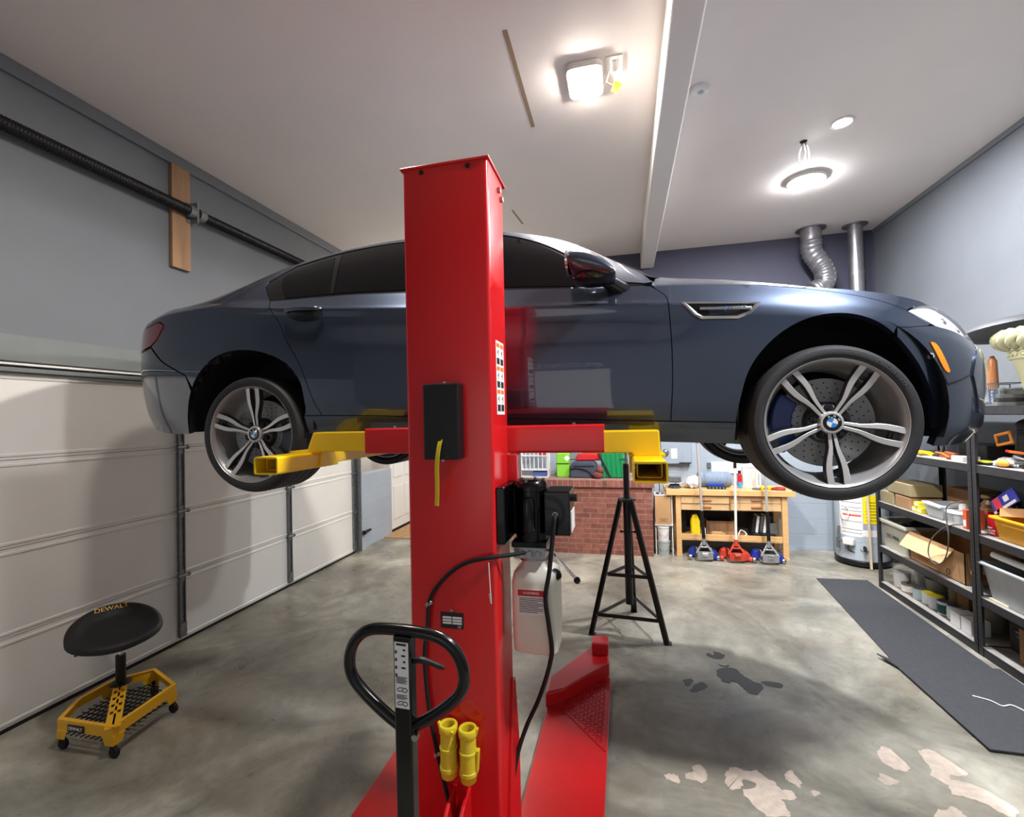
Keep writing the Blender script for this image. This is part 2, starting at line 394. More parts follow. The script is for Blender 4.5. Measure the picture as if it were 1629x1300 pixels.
slab('wall_back', (-1.6, YB, 0), (XR_, YB+T, 2.35), M['block'])
slab('wall_back_upper', (-1.6, YB, 2.35), (XR_, YB+T, HC), M['wall_up'])
slab('wall_alcove', (XL-1.2, YB+1.45, 0), (-1.6, YB+1.6, HC), M['white'])
slab('wall_alcove_side', (-1.6, YB+T, 0), (-1.45, YB+1.6, HC), M['white'])
DY0, DY1, DZ = 1.09, 5.97, 2.225
slab('wall_left', (XL-T, YFR, DZ), (XL, YB, HC), M['wall'])
slab('wall_left_pier', (XL-T, YFR, 0), (XL, DY0, DZ), M['block_l'])
slab('wall_left_knee', (XL-T, DY1+.07, 0), (XL, YB, 1.075), M['block_l'])
slab('wall_left_far', (XL-1.0, DY1+.1, 0), (XL-.85, YB+1.6, HC), M['white'])
slab('wall_left_end', (XL-1.0, DY1, 0), (XL-T, DY1+.1, HC), M['white'])
# strip of trim where left wall meets ceiling, and along right wall
slab('trim_1', (XL, YFR, HC-.10), (XL+.03, YB, HC), M['wall'], bevel=.008)
slab('trim_2', (XR_-.02, YFR, HC-.05), (XR_, YB, HC), M['wall'])
slab('trim_3', (XL, DY0-.1, DZ+.07), (XL+.025, DY1+.1, DZ+.24), M['header'], bevel=.004)
slab('trim_4', (XL, DY0-.1, DZ), (XL+.05, DY1+.1, DZ+.028), M['header'], bevel=.004)
slab('trim_5', (XL, DY0-.1, DZ+.045), (XL+.04, DY1+.1, DZ+.058), M['white'])
# dropped ceiling beam
slab('trim_6', (.295, YFR, HC-.235), (.475, YB, HC), M['beam'], bevel=.012)
slab('baseboard_back', (.36, YB-.012, 0), (XR_, YB, .05), M['block'])
# garage door
gd = bpy.data.objects.new('door_1', None); COL.objects.link(gd); gd.location = (XL, (DY0+DY1)/2, 0); gd['_o'] = [XL, (DY0+DY1)/2, 0]; struct(gd, 'white sectional garage door in the left wall')
hh = (DZ-.02)/4
for i in range(4):
    z0 = .02+hh*i; b = MB()
    b.b2((XL-.05, DY0, z0), (XL-.004, DY1, z0+hh-.004))
    for zz in (z0+.028, z0+hh-.034):
        b.prism([(0,-.012),(.007,-.006),(.007,.006),(0,.012)], DY1-DY0, ((XL-.004, DY1, zz), (1,0,0), (0,0,1)))
    b.build('section', M['doorw'], gd, smooth=0)
MB().b2((XL-.05, DY0, 0), (XL+.0, DY1, .024)).build('bottom_seal', M['rubber'], gd, smooth=0)
for y in (DY0+.04, 1.94, 3.28, 4.62, DY1-.04):
    st = MB()
    st.b2((XL-.004, y-.028, .05), (XL+.012, y+.028, DZ-.02)); st.b2((XL+.012, y-.028, .05), (XL+.026, y-.02, DZ-.02)); st.b2((XL+.012, y+.02, .05), (XL+.026, y+.028, DZ-.02))
    for i in range(4):
        z0 = .02+hh*i
        for dz in (.05, .09, .44, .49):
            for dy in (-.01, .01): st.cyl((XL+.012, y+dy, z0+dz), (XL+.016, y+dy, z0+dz), .005, n=6)
    so = st.build('stile', M['galv'], gd, smooth=30)
    for i in (1, 2, 3):
        z0 = .02+hh*i; h = MB()
        h.b2((XL+.012, y-.033, z0-.055), (XL+.02, y+.033, z0+.05))
        h.cyl((XL+.028, y-.045, z0), (XL+.028, y+.045, z0), .013, n=10); h.cyl((XL+.028, y+.045, z0), (XL+.028, y+.06, z0), .018, n=10)
        h.build('hinge', M['galv'], so, smooth=30)
    MB().b2((XL+.012, y-.03, .05), (XL+.03, y+.03, .17)).build('bottom_bracket', M['galv'], so, smooth=0)
# door track
t = thing('door_track', 'galvanised vertical track at the far end of the garage door', 'track', (XL+.03, DY1+.05, 0))
b = MB(); b.b2((XL, DY1+.005, .02), (XL+.10, DY1+.012, DZ)); b.b2((XL+.0, DY1+.07, .02), (XL+.006, DY1+.125, DZ)); b.b2((XL+.05, DY1+.012, .02), (XL+.06, DY1+.05, DZ))
b.build('rail', M['galv'], t, smooth=0)
for z in (.45, 1.05, 1.65): MB().b2((XL+.006, DY1+.01, z), (XL+.05, DY1+.1, z+.07)).build('bracket', M['galv'], t, smooth=0)
sen = thing('door_sensor', 'small black safety sensor low on the blue block wall by the garage door', 'sensor', (XL+.01, 6.2, .2))
MB().b2((XL, 6.14, .21), (XL+.05, 6.19, .26)).b2((XL, 6.19, .225), (XL+.03, 6.36, .25)).build('bracket', M['black'], sen, smooth=0)
MB().cyl((XL+.02, 6.15, .235), (XL+.02, 6.10, .235), .022, n=12).build('eye', M['gblack'], sen)
# white passage door past the knee wall
d2 = bpy.data.objects.new('door_2', None); COL.objects.link(d2); d2.location = (XL-.1, YB+.45, 0); d2['_o'] = [XL-.1, YB+.45, 0]; struct(d2, 'white panelled passage door')
b = MB(); b.b2((XL-.09, YB+.06, .04), (XL-.05, YB+.95, 2.05))
for z0, z1 in ((.2,.75),(.9,1.45),(1.55,1.95)):
    for y0 in (.16, .56): 
        b.prism([(0,0),(.3,0),(.3,z1-z0),(0,z1-z0)], .012, ((XL-.05, YB+y0, z0), (0,1,0), (0,0,1)))
b.build('leaf', M['white'], d2, smooth=0, bevel=.004)
MB().b2((XL-.09, YB+.06, .0), (XL-.045, YB+.95, .04)).build('sweep', M['rubber'], d2, smooth=0)
M['osb'] = mat('osb', (176,140,98), rough=.8, var=.35, vscale=30)
tag(MB().b2((XL-.02, 6.78, 0), (XL+.75, 7.9, .012)).build('plywood_sheet', M['osb'], smooth=0), 'tan plywood sheet lying on the floor before the white passage door', 'plywood')
# garage door torsion spring on its wooden pad
sp = thing('torsion_spring', 'long black torsion spring bar running along the left wall above the garage door', 'spring', (XL+.09, 3.4, 3.745))
prof = []
y = 1.0
while y < 3.30: prof += [(.040, y), (.047, y+.008), (.040, y+.016)]; y += .02
b = MB(); b.lathe([(r, yy) for r, yy in prof], (XL+.09, 0, 3.745), n=14, axis='Y'); b.build('near_coil', M['black'], sp, smooth=60)
prof = []; y = 3.46
while y < 6.3: prof += [(.037, y), (.044, y+.008), (.037, y+.016)]; y += .02
b = MB(); b.lathe(prof, (XL+.09, 0, 3.745), n=14, axis='Y'); b.build('far_coil', M['black'], sp, smooth=60)
MB().cyl((XL+.09, .6, 3.745), (XL+.09, 6.5, 3.745), .016, n=12).build('shaft', M['steel'], sp)
b = MB(); b.cyl((XL+.09, 3.30, 3.745), (XL+.09, 3.36, 3.745), .052, n=16); b.cyl((XL+.09, 3.40, 3.745), (XL+.09, 3.46, 3.745), .052, n=16); b.b2((XL+.042, 3.365, 3.655), (XL+.125, 3.385, 3.835)); b.b2((XL+.041, 3.33, 3.655), (XL+.048, 3.42, 3.835))
b.build('anchor_bracket', M['galv'], sp)
pl = tag(MB().b2((XL, 3.20, 3.225), (XL+.04, 3.375, HC-.10)).build('wooden_plank', M['wood'], bevel=.004), 'bare brown wooden plank standing on the left wall behind the spring', 'plank')
# ------------------------------------------------ things on the ceiling
M['led'] = mat('led_panel', (255,246,236), emis=230, rough=.5); M['led2'] = mat('led_disc', (250,250,255), emis=210, rough=.5)
lt = thing('ceiling_light', 'lit square ceiling light beside the junction cover with a yellow tag', 'ceiling light', (-.2, 3.25, HC), 'ceiling lights')
MB().prism(rrect(.25,.33,.05), -.045, ((-.2,3.25,HC), X, Y)).build('housing', M['white'], lt, bevel=.01)
MB().prism(rrect(.21,.29,.045), -.012, ((-.2,3.25,HC-.045), X, Y)).build('diffuser', M['led'], lt, bevel=.006)
lt = thing('ceiling_light', 'big lit round ceiling light below the dangling wires', 'ceiling light', (1.86, 5.28, HC), 'ceiling lights')
MB().lathe([(0,0),(.18,0),(.185,-.02),(.17,-.035),(0,-.035)], (1.86,5.28,HC), n=36).build('housing', M['white'], lt)
MB().lathe([(.165,-.034),(.15,-.05),(.08,-.058),(.0,-.06)], (1.86,5.28,HC), n=36).build('diffuser', M['led2'], lt)
lt = thing('ceiling_light', 'smaller lit recessed ceiling light, right of the dangling wires', 'ceiling light', (1.80, 4.32, HC), 'ceiling lights')
MB().lathe([(.068,0),(.085,-.001),(.088,-.008),(.068,-.012)], (1.80,4.32,HC), n=30, cap=False).build('trim_ring', M['white'], lt)
MB().lathe([(.067,-.009),(.05,-.012),(0,-.013)], (1.80,4.32,HC), n=30).build('diffuser', M['led2'], lt)
sd = thing('smoke_detector', 'round white smoke detector on the ceiling beside the dropped beam', 'smoke detector', (.592, 3.585, HC))
MB().lathe([(.068,0),(.068,-.012),(.06,-.03),(.045,-.038),(0,-.04)], (.592,3.585,HC), n=30).build('body', M['white'], sd)
MB().lathe([(.02,-.038),(.02,-.043),(0,-.045)], (.60,3.57,HC), n=16).build('button', mat('grey_button', (170,175,180)), sd)
jb = thing('junction_cover', 'white square junction cover on the ceiling right of the square light', 'electrical cover', (.0, 3.16, HC))
MB().b2((-.055,3.10,HC-.01), (.055,3.26,HC)).build('plate', M['white'], jb, bevel=.003)
MB().b2((-.012,3.13,HC-.016), (.012,3.23,HC-.01)).build('slot', mat('grey_slot', (120,122,124)), jb)
MB().ring([(-.03,3.22,HC-.01),(-.055,3.27,HC-.05),(-.02,3.29,HC-.06)], .003, n=6).build('tag_string', M['white'], jb)
MB().box((.01,3.29,HC-.085),(.05,.003,.075),(0,R(25),R(12))).build('yellow_tag', mat('yellow_tag', (232,190,40)), jb, smooth=0)
for i, (a, b_, w) in enumerate((((-.641,2.727),(-.654,3.707),.03), ((-1.17,5.15),(-1.135,5.55),.022))):
    MB().bar((a[0],a[1],HC-.001),(b_[0],b_[1],HC-.001), w, .002).build('tape_strip', M['tape'], ceil_, smooth=0)
wi = thing('dangling_wires', 'grey cable ends hanging from a hole in the ceiling above the round light', 'wires', (1.59, 4.54, HC))
gw = mat('grey_cable', (120,118,116), rough=.6)
MB().ring(cr([(1.59,4.54,HC),(1.57,4.55,HC-.05),(1.55,4.55,HC-.14),(1.575,4.55,HC-.19),(1.60,4.54,HC-.12),(1.59,4.54,HC-.03)]), .006, n=6).build('cable', gw, wi)
MB().ring(cr([(1.595,4.54,HC),(1.62,4.54,HC-.06),(1.625,4.54,HC-.16),(1.60,4.545,HC-.2),(1.60,4.54,HC-.08)]), .006, n=6).build('cable', gw, wi)
MB().lathe([(.03,-.001),(.025,-.012),(.004,-.02)], (1.59,4.54,HC), n=12).build('box_hole', M['black'], wi)
# ducts
M['duct'] = mat('duct_metal', (176,174,178), rough=.32, metal=.85, var=.15, vscale=14)
fd = thing('flexible_duct', 'silver flexible duct bending down from the ceiling in front of the back wall', 'duct', (2.42, 6.78, HC))
MB().lathe([(.175,0),(.175,-.008),(.12,-.01)], (2.42,6.78,HC), n=32, cap=False).build('collar', M['duct'], fd)
MB().cyl((2.42,6.78,HC-.005),(2.42,6.78,HC-.17),.118,n=28).build('pipe', M['duct'], fd)
path = cr([(2.42,6.78,HC-.16),(2.43,6.78,HC-.30),(2.50,6.79,HC-.42),(2.565,6.80,HC-.54),(2.58,6.80,HC-.68),(2.52,6.80,HC-.76),(2.42,6.78,HC-.82)], 9)
MB().ring(path, [.120+.009*((i % 3) == 1) for i in range(len(path))], n=24).build('flexible_hose', M['duct'], fd, smooth=30)
vp = thing('vent_pipe', 'straight silver vent pipe dropping from the ceiling beside the right corner', 'duct', (2.93, 6.80, HC))
MB().lathe([(.14,0),(.14,-.008),(.085,-.01)], (2.93,6.8,HC), n=28, cap=False).build('collar', M['duct'], vp)
b = MB(); b.cyl((2.93,6.8,HC),(2.93,6.8,2.3),.082,n=24); b.cyl((2.93,6.8,3.62),(2.93,6.8,3.58),.087,n=24); b.build('pipe', M['duct'], vp)
# ------------------------------------------------ floor marks
PALE = [[(0.16, 2.57), (0.19, 2.58), (0.22, 2.57), (0.22, 2.52), (0.2, 2.53), (0.16, 2.54)], [(0.26, 2.6), (0.3, 2.61), (0.3, 2.65), (0.34, 2.67), (0.37, 2.65), (0.37, 2.59), (0.34, 2.55), (0.31, 2.56), (0.26, 2.56)], [(0.49, 2.68), (0.53, 2.7), (0.56, 2.68), (0.63, 2.69), (0.65, 2.66), (0.69, 2.62), (0.71, 2.58), (0.76, 2.58), (0.76, 2.54), (0.72, 2.52), (0.69, 2.51), (0.7, 2.45), (0.69, 2.42), (0.61, 2.4), (0.56, 2.43), (0.54, 2.49), (0.52, 2.5), (0.53, 2.54), (0.59, 2.57), (0.59, 2.6), (0.54, 2.61), (0.52, 2.56), (0.47, 2.53), (0.45, 2.55), (0.46, 2.63)], [(0.77, 2.71), (0.8, 2.72), (0.82, 2.66), (0.8, 2.61), (0.78, 2.63), (0.75, 2.66)], [(0.85, 2.61), (0.88, 2.61), (0.88, 2.59), (0.86, 2.57), (0.85, 2.58)], [(1.53, 3.03), (1.59, 3.03), (1.66, 2.89), (1.61, 2.86), (1.56, 2.85), (1.55, 2.82), (1.61, 2.81), (1.69, 2.75), (1.72, 2.67), (1.68, 2.63), (1.64, 2.63), (1.6, 2.69), (1.55, 2.71), (1.49, 2.72), (1.51, 2.77), (1.47, 2.84), (1.5, 2.89), (1.51, 3.0)], [(1.34, 3.02), (1.38, 2.99), (1.4, 2.88), (1.38, 2.85), (1.33, 2.84), (1.28, 2.89), (1.29, 2.95)], [(1.24, 2.8), (1.29, 2.76), (1.28, 2.74), (1.22, 2.72), (1.2, 2.75)], [(1.37, 2.6), (1.4, 2.6), (1.45, 2.63), (1.47, 2.6), (1.46, 2.55), (1.32, 2.52)]]
OIL = [[(0.6, 3.66), (0.68, 3.73), (0.75, 3.71), (0.77, 3.64), (0.84, 3.56), (0.87, 3.52), (0.84, 3.45), (0.78, 3.4), (0.74, 3.46), (0.7, 3.55), (0.65, 3.51), (0.61, 3.55)], [(0.62, 3.77), (0.66, 3.745), (0.71, 3.76), (0.67, 3.73)], [(0.58, 3.92), (0.62, 3.9), (0.64, 3.95), (0.7, 3.92), (0.68, 3.85), (0.62, 3.84), (0.58, 3.87)], [(0.36, 3.5), (0.42, 3.52), (0.41, 3.46), (0.37, 3.42)], [(0.42, 3.44), (0.48, 3.49), (0.51, 3.46), (0.49, 3.42), (0.45, 3.39), (0.42, 3.36), (0.38, 3.37)], [(0.88, 3.58), (1.0, 3.58), (0.98, 3.52), (0.89, 3.54)]]
M['pale'] = mat('flaked_patch', (214,198,182), rough=.6, var=.16, vscale=25); M['oil'] = mat('oil_stain', (40,32,30), rough=.3, var=.2, vscale=12)
floor['_o'] = [0,0,0]
for nm, L, m in (('flaked_patch', PALE, M['pale']), ('oil_stain', OIL, M['oil'])):
    for P in L:
        q = []
        for p in cr([(a, b_, 0) for a, b_ in P], 4, True): q.append((p[0]+random.uniform(-.007,.007), p[1]+random.uniform(-.007,.007)))
        MB().prism(q, .0012, ((0,0,0), X, Y)).build(nm, m, floor, smooth=0)
# floor mats
M['mat'] = mat('rubber_mat', (58,60,64), rough=.7, var=.18, vscale=40, bump=.3, bscale=90)
tag(MB().prism([(2.03,5.86),(1.885,4.075),(2.5,4.02),(2.53,5.88)], .008, ((0,0,.0), X, Y)).build('floor_mat', M['mat'], smooth=0), 'dark grey floor mat farther back, running toward the water heater', 'mat', 'grey floor mats')
m2 = tag(MB().prism([(1.86,4.06),(1.876,3.085),(2.53,3.075),(2.53,4.03)], .009, ((0,0,.0085), X, Y)).build('floor_mat', M['mat'], smooth=0), 'dark grey floor mat in the right foreground with one curled corner', 'mat', 'grey floor mats')
MB().add([(1.86,4.06,.0175),(1.86,3.93,.0175),(1.80,4.08,.035),(1.862,4.065,.0085),(1.862,3.925,.0085),(1.802,4.083,.026)], [(0,2,1),(3,4,5),(0,1,4,3),(1,2,5,4),(2,0,3,5)]).build('curled_corner', M['mat'], m2, smooth=0)
tag(MB().ring(cr([(2.12,3.62,.022),(2.19,3.58,.022),(2.22,3.53,.022),(2.28,3.55,.022),(2.31,3.50,.022)]), .004, n=6).build('wire_scrap', M['white']), 'thin white scrap of wire lying on the foreground mat', 'wire')
# ================================================================ CAR
CX0, CY0 = -2.09, 3.20
def c2w(P):
    P = np.asarray(P, float); return np.stack([P[...,0]+CX0, CY0-P[...,1], P[...,2]], -1)
M['paint'] = mat('car_paint', (54,64,82), rough=.34, metal=.72, coat=1, coat_r=.03); M['paint'].node_tree.nodes['Principled BSDF'].inputs['Coat IOR'].default_value = 1.7
M['glass'] = mat('tinted_glass', (6,6,8), rough=.04, spec=.36, coat=0)
M['gblk'] = mat('black_trim', (9,9,11), rough=.2, coat=.4)
M['well'] = mat('wheel_well', (9,9,11), rough=.7)
M['tail'] = mat('tail_lamp', (120,14,20), rough=.12, coat=1); M['amber'] = mat('amber_lens', (245,140,20), rough=.25, coat=.5)
M['tire'] = mat('tire_rubber', (42,42,44), rough=.62, bump=.1, bscale=120); M['tirebump'] = mat('tire_lettering', (72,72,75), rough=.55)
M['silver'] = mat('machined_alloy', (214,212,208), rough=.34, metal=.6); M['gunmetal'] = mat('gunmetal_alloy', (84,84,86), rough=.38, metal=.8)
M['barrel'] = mat('rim_barrel', (150,150,150), rough=.36, metal=.45)
M['disc'] = mat('brake_disc', (158,158,156), rough=.42, metal=.4); M['caliper'] = mat('blue_caliper', (36,58,120), rough=.35, coat=.5)
M['lamp'] = mat('headlamp_white', (246,248,250), rough=.22, coat=.4); M['lens'] = mat('clear_lens', (235,240,245), rough=.03, alpha=.12, ior=1.4)
car = thing('car', 'dark blue-grey saloon car raised on the red lift', 'car', (CX0+1.4, CY0, 1.48))
def pip(poly, pts):
    x, y = pts[:,0], pts[:,1]; n = len(poly); ins = np.zeros(len(pts), bool)
    for i in range(n):
        x0, y0 = poly[i]; x1, y1 = poly[(i+1) % n]
        if y0 == y1: continue
        c = ((y0 > y) != (y1 > y)) & (x < (x1-x0)*(y-y0)/(y1-y0)+x0); ins ^= c
    return ins
def dens(poly, d):
    out = []; n = len(poly)
    for i in range(n):
        a = np.array(poly[i]); b = np.array(poly[(i+1) % n]); k = max(1, int(np.ceil(np.linalg.norm(b-a)/d)))
        out += [tuple(a+(b-a)*j/k) for j in range(k)]
    return out
def panel(name, poly, m, off=0., thick=.02, sym='one', parent=None, gap=.0, d=.022, g=.034, inner=None):
    """Curved body panel: polygon in surface coordinates (s, V), skinned onto the body surface with a returned edge.
       sym: 'near', 'far', 'both' (one mesh over both sides, welded at the centre line)"""
    par = parent if parent is not None else car
    P = np.array(dens([tuple(map(float, p)) for p in poly], d))
    area = .5*np.sum(P[:,0]*np.roll(P[:,1],-1)-np.roll(P[:,0],-1)*P[:,1])
    if area < 0: P = P[::-1].copy()
    if gap:
        t = np.roll(P,-1,0)-np.roll(P,1,0); t /= np.maximum(np.linalg.norm(t,axis=1),1e-9)[:,None]
        nrm = np.stack([-t[:,1], t[:,0]],-1); keep = (P[:,1] < 1.995)
        P = P + nrm*gap*keep[:,None]
    mn, mx = P.min(0), P.max(0)
    xs = np.arange(mn[0]+g*.5, mx[0], g); ys = np.arange(mn[1]+g*.5, mx[1], g*.9)
    G = np.stack(np.meshgrid(xs, ys, indexing='ij'),-1).reshape(-1,2)
    if len(G):
        G = G[pip(P, G)]
    if len(G):
        dd = np.min(np.linalg.norm(G[:,None,:]-P[None,:,:],axis=2),axis=1); G = G[dd > g*.42]
    n = len(P); allp = np.concatenate([P, G]) if len(G) else P
    vo, eo, fo, ov, oe, of = delaunay_2d_cdt([Vector(p) for p in allp], [], [list(range(n))], 1, 1e-6)
    Q = np.array([tuple(p) for p in vo]); bi = []
    mp = {}
    for i, l in enumerate(ov):
        for k in l: mp[k] = i
    bi = [mp[i] for i in range(n)]
    W = S(Q[:,0], Q[:,1]); N = SN(Q[:,0], Q[:,1]); W = W + N*off
    W[Q[:,1] > 1.996, 1] = 0
    B = W[bi] - N[bi]*thick
    cen = (Q[bi,1] > 1.994)
    nb = len(bi); V = np.concatenate([W, W[bi], B]); nv = len(W)+nb
    F = [tuple(f) for f in fo]; FN = [[N[i] for i in f] for f in F]
    F2 = []; FN2 = []
    for i in range(n):
        j = (i+1) % n
        if cen[i] and cen[j]: continue
        a, b = len(W)+i, len(W)+j; f = (a, nv+i, nv+j, b)
        e = np.cross(V[b]-V[a], N[bi[i]]); e /= max(np.linalg.norm(e), 1e-9)
        F2.append(f); FN2.append([e]*4)
    # orient skin faces along N
    for k, f in enumerate(F):
        a, b, c = V[f[0]], V[f[1]], V[f[2]]
        if np.dot(np.cross(b-a, c-a), N[f[0]]) < 0: F[k] = f[::-1]; FN[k] = FN[k][::-1]
    for k, f in enumerate(F2):
        a, b, c = V[f[0]], V[f[1]], V[f[2]]
        if np.dot(np.cross(b-a, c-a), FN2[k][0]) < 0: F2[k] = f[::-1]
    F += F2; FN += FN2
    def emit(nm, sides):
        vs = []; fs = []; ns = []
        for sd in sides:
            o = len(vs); Vs = V.copy()
            w = c2w(Vs if sd > 0 else Vs*np.array([1,-1,1])); vs += [tuple(p) for p in w]
            for f, fn in zip(F, FN):
                q = [(v[0], -v[1]*sd, v[2]) for v in fn]
                # car->world flips handedness once; the mirrored side flips it back
                if sd > 0: fs.append(tuple(i+o for i in f[::-1])); ns += q[::-1]
                else: fs.append(tuple(i+o for i in f)); ns += q
        me = bpy.data.meshes.new(nm); org = np.array(par['_o'])
        me.from_pydata([tuple(np.array(p)-org) for p in vs], [], fs); me.materials.append(m); me.shade_smooth(); me.update()
        if len(me.loops) == len(ns):
            me.normals_split_custom_set([tuple(q) for q in ns])
        o = bpy.data.objects.new(nm, me); COL.objects.link(o); o.parent = par; o['_o'] = list(par['_o']); return o
    if sym == 'both': return emit(name, (1,-1))
    if sym == 'near': return emit(name, (1,))
    if sym == 'far': return emit(name, (-1,))
    return emit(name, (1,)), emit(name, (-1,))
def sp(pts, n=5): return [(p[0], p[1]) for p in cr([(a, b, 0) for a, b in pts], n)]
FARCH = sp([(2.580,.145),(2.591,.245),(2.627,.422),(2.682,.544),(2.755,.641),(2.836,.712),(2.914,.760),(2.987,.787),(3.060,.792),(3.128,.767),(3.193,.707),(3.248,.623),(3.297,.511),(3.339,.351),(3.363,.225),(3.40,.10),(3.43,.0)])
RARCH = sp([(-.486,.0),(-.449,.192),(-.397,.365),(-.337,.471),(-.256,.546),(-.165,.577),(-.061,.588),(.054,.581),(.153,.559),(.252,.513),(.315,.449),(.349,.378),(.364,.23),(.352,.145)])
RDOOR = sp([(.098,1.0),(.118,.90),(.156,.778),(.195,.718),(.234,.652),(.307,.561),(.357,.471),(.401,.351),(.435,.243),(.462,.145)])
FDOOR = sp([(2.20,1.045),(2.230,.995),(2.27,.935),(2.299,.878),(2.308,.776),(2.313,.608),(2.313,.409),(2.307,.27),(2.301,.145)])
HOODG = sp([(2.247,1.025),(2.419,1.03),(2.687,1.0),(2.943,.975),(3.138,.937),(3.29,.885)])
HEADT = sp([(3.29,.880),(3.334,.924),(3.383,.962),(3.45,.995),(3.54,1.0)]); HEADB = sp([(3.29,.878),(3.342,.836),(3.412,.828),(3.472,.838),(3.54,.845),(3.75,.85)])
BSEAM = [(3.219,.735),(3.269,.752),(3.326,.785),(3.365,.808),(3.38,.828)]
BP = 1.128                                   # door split at the middle pillar
k2 = [i for i, p in enumerate(FARCH) if p[0] > 3.215][0]
GP = .0022
for o in panel('fender', FARCH[:k2]+BSEAM+[(3.342,.836)]+[(3.29,.879)]+HOODG[::-1]+[(2.232,1.02)]+FDOOR[8:], M['paint'], gap=GP, thick=.03): pass
panel('front_door', [(BP,.145)]+FDOOR[::-1][:-6]+[(2.20,1.0),(BP,1.0)], M['paint'], gap=GP)
panel('rear_door', [(BP,.145),(BP,1.0)]+RDOOR, M['paint'], gap=GP)
CPIL = [(.095,1.0),(.055,1.05),(.0,1.13),(.0,1.18),(.04,1.225),(.122,1.372)]
REARW = [(.10,1.64),(-.12,1.62),(-.42,1.56)]
TAILT = [(-.621,.735),(-.66,.772),(-.712,.775),(-.80,.775)]
k3 = [i for i, p in enumerate(RARCH) if p[1] > .36][0]
QP = RARCH[k3:]+[(.458,.145)]+RDOOR[::-1][1:]+CPIL[1:]+[(.115,1.46)]+REARW+[(-.62,1.40),(-.80,1.12),(-.86,.98),(-.80,.775)]+TAILT[::-1][1:]+[(-.645,.703),(-.678,.667),(-.731,.642),(-.611,.552),(-.44,.455)]
panel('quarter_panel', QP, M['paint'], gap=GP, thick=.03)
panel('rear_bumper', RARCH[:k3]+[(-.44,.45),(-.611,.546),(-.735,.637),(-1.25,.60),(S_MIN,.60),(S_MIN,0)], M['paint'], gap=GP, thick=.03, sym='both', d=.03)
panel('tail_lamp', [(-.621,.733),(-.66,.765),(-.712,.768),(-.80,.768),(-1.25,.75),(-1.28,.62),(-.80,.642),(-.735,.643),(-.678,.667),(-.645,.703)], M['tail'], gap=.002, off=.004, thick=.03)
panel('boot_lid', [(-.46,2),(-.44,1.575),(-.64,1.39),(-.81,1.12),(-.87,.98),(-.81,.775),(-1.26,.755),(-1.29,.605),(S_MIN,.605),(S_MIN,2)], M['paint'], gap=GP, sym='both', d=.03)
panel('front_bumper', [p for p in FARCH[k2:]]+[(S_MAX,0),(S_MAX,.70),(3.95,.70),(3.90,.845)]+HEADB[::-1][3:]+[(3.40,.824)]+BSEAM[::-1][1:], M['paint'], gap=GP, thick=.03, sym='both', d=.03)
panel('bonnet', [(2.30,2),(2.29,1.56),(2.255,1.30),(2.247,1.03)]+HOODG[1:]+[(3.334,.93)]+HEADT[6:]+[(3.80,1.0),(S_MAX-.25,.97),(S_MAX-.25,.93),(S_MAX,.93),(S_MAX,2)], M['paint'], gap=GP, sym='both', d=.03)
head = panel('headlamp', HEADT+[(3.72,.985),(3.76,.93),(3.75,.85)]+HEADB[::-1][1:-1], M['lamp'], gap=.002, off=-.012, thick=.03, sym='one')
panel('headlamp_lens', HEADT+[(3.72,.985),(3.76,.93),(3.75,.85)]+HEADB[::-1][1:-1], M['lens'], gap=.003, off=.001, thick=.004)
for sgn, hd in ((1, head[0]), (-1, head[1])):
    for (s0, v0, rr) in ((3.50,.915,.024), (3.60,.915,.022)):
        w = S(s0, v0)[0]; nn = SN(s0, v0)[0]; w = w - nn*.022; c = c2w(w*np.array([1,sgn,1])); nw = np.array([nn[0], -nn[1]*sgn, nn[2]*.3]); nw /= np.linalg.norm(nw)
        MB().cyl(tuple(c-nw*.02), tuple(c+nw*.006), rr, rr*.95, n=20).build('projector', M['gunmetal'], hd); MB().ball(tuple(c+nw*.002), (rr*.62,)*3).build('projector_lens', M['gblk'], hd)
# grille / lower intake (dark panels on the nose)
panel('grille', [(3.95,.70),(S_MAX,.70),(S_MAX,.93),(3.98,.93),(3.90,.845)], M['gblk'], off=-.01, sym='both', d=.03)
# sills
panel('side_skirt', [(.352,.0),(.352,.142),(2.580,.142),(2.577,.0)], M['paint'], gap=.001, off=.004, thick=.03)
# roof, glass
ROOFT = sp([(.122,1.374),(.396,1.422),(.677,1.42),(.95,1.418),(1.25,1.42),(1.472,1.414),(1.634,1.366),(1.817,1.255),(1.947,1.140),(2.12,1.05)],5)
panel('roof', [(.20,2),(.20,1.70),(.105,1.645),(.117,1.46)]+ROOFT+[(2.205,1.045),(2.245,1.10),(2.2,1.34),(1.95,1.52),(1.7,1.60),(1.50,1.66),(1.40,1.75),(1.36,2)], M['paint'], gap=GP, sym='both', d=.028)
panel('windscreen', [(1.36,2),(1.40,1.75),(1.50,1.66),(1.7,1.60),(1.95,1.52),(2.2,1.34),(2.285,1.56),(2.295,2)], M['glass'], gap=GP, off=-.004, sym='both')
panel('rear_window', [(.20,2),(.20,1.70),(.105,1.645),(-.12,1.62),(-.43,1.565),(-.455,2)], M['glass'], gap=GP, off=-.004, sym='both')
SUR = CPIL+ROOFT[1:]+[(2.195,1.045),(2.20,1.0)]
panel('window_surround', SUR, M['gblk'], off=-.005, gap=.002, thick=.03)
panel('quarter_glass', sp([(.190,1.012),(.135,1.09),(.100,1.19),(.112,1.245),(.17,1.285),(.30,1.325),(.392,1.343)],4)+[(.482,1.012)], M['glass'], off=-.002, thick=.006)
panel('door_glass', [(.512,1.012),(.44,1.375),(.68,1.395),(.95,1.395),(1.07,1.393),(1.085,1.012)], M['glass'], off=-.001, thick=.006)
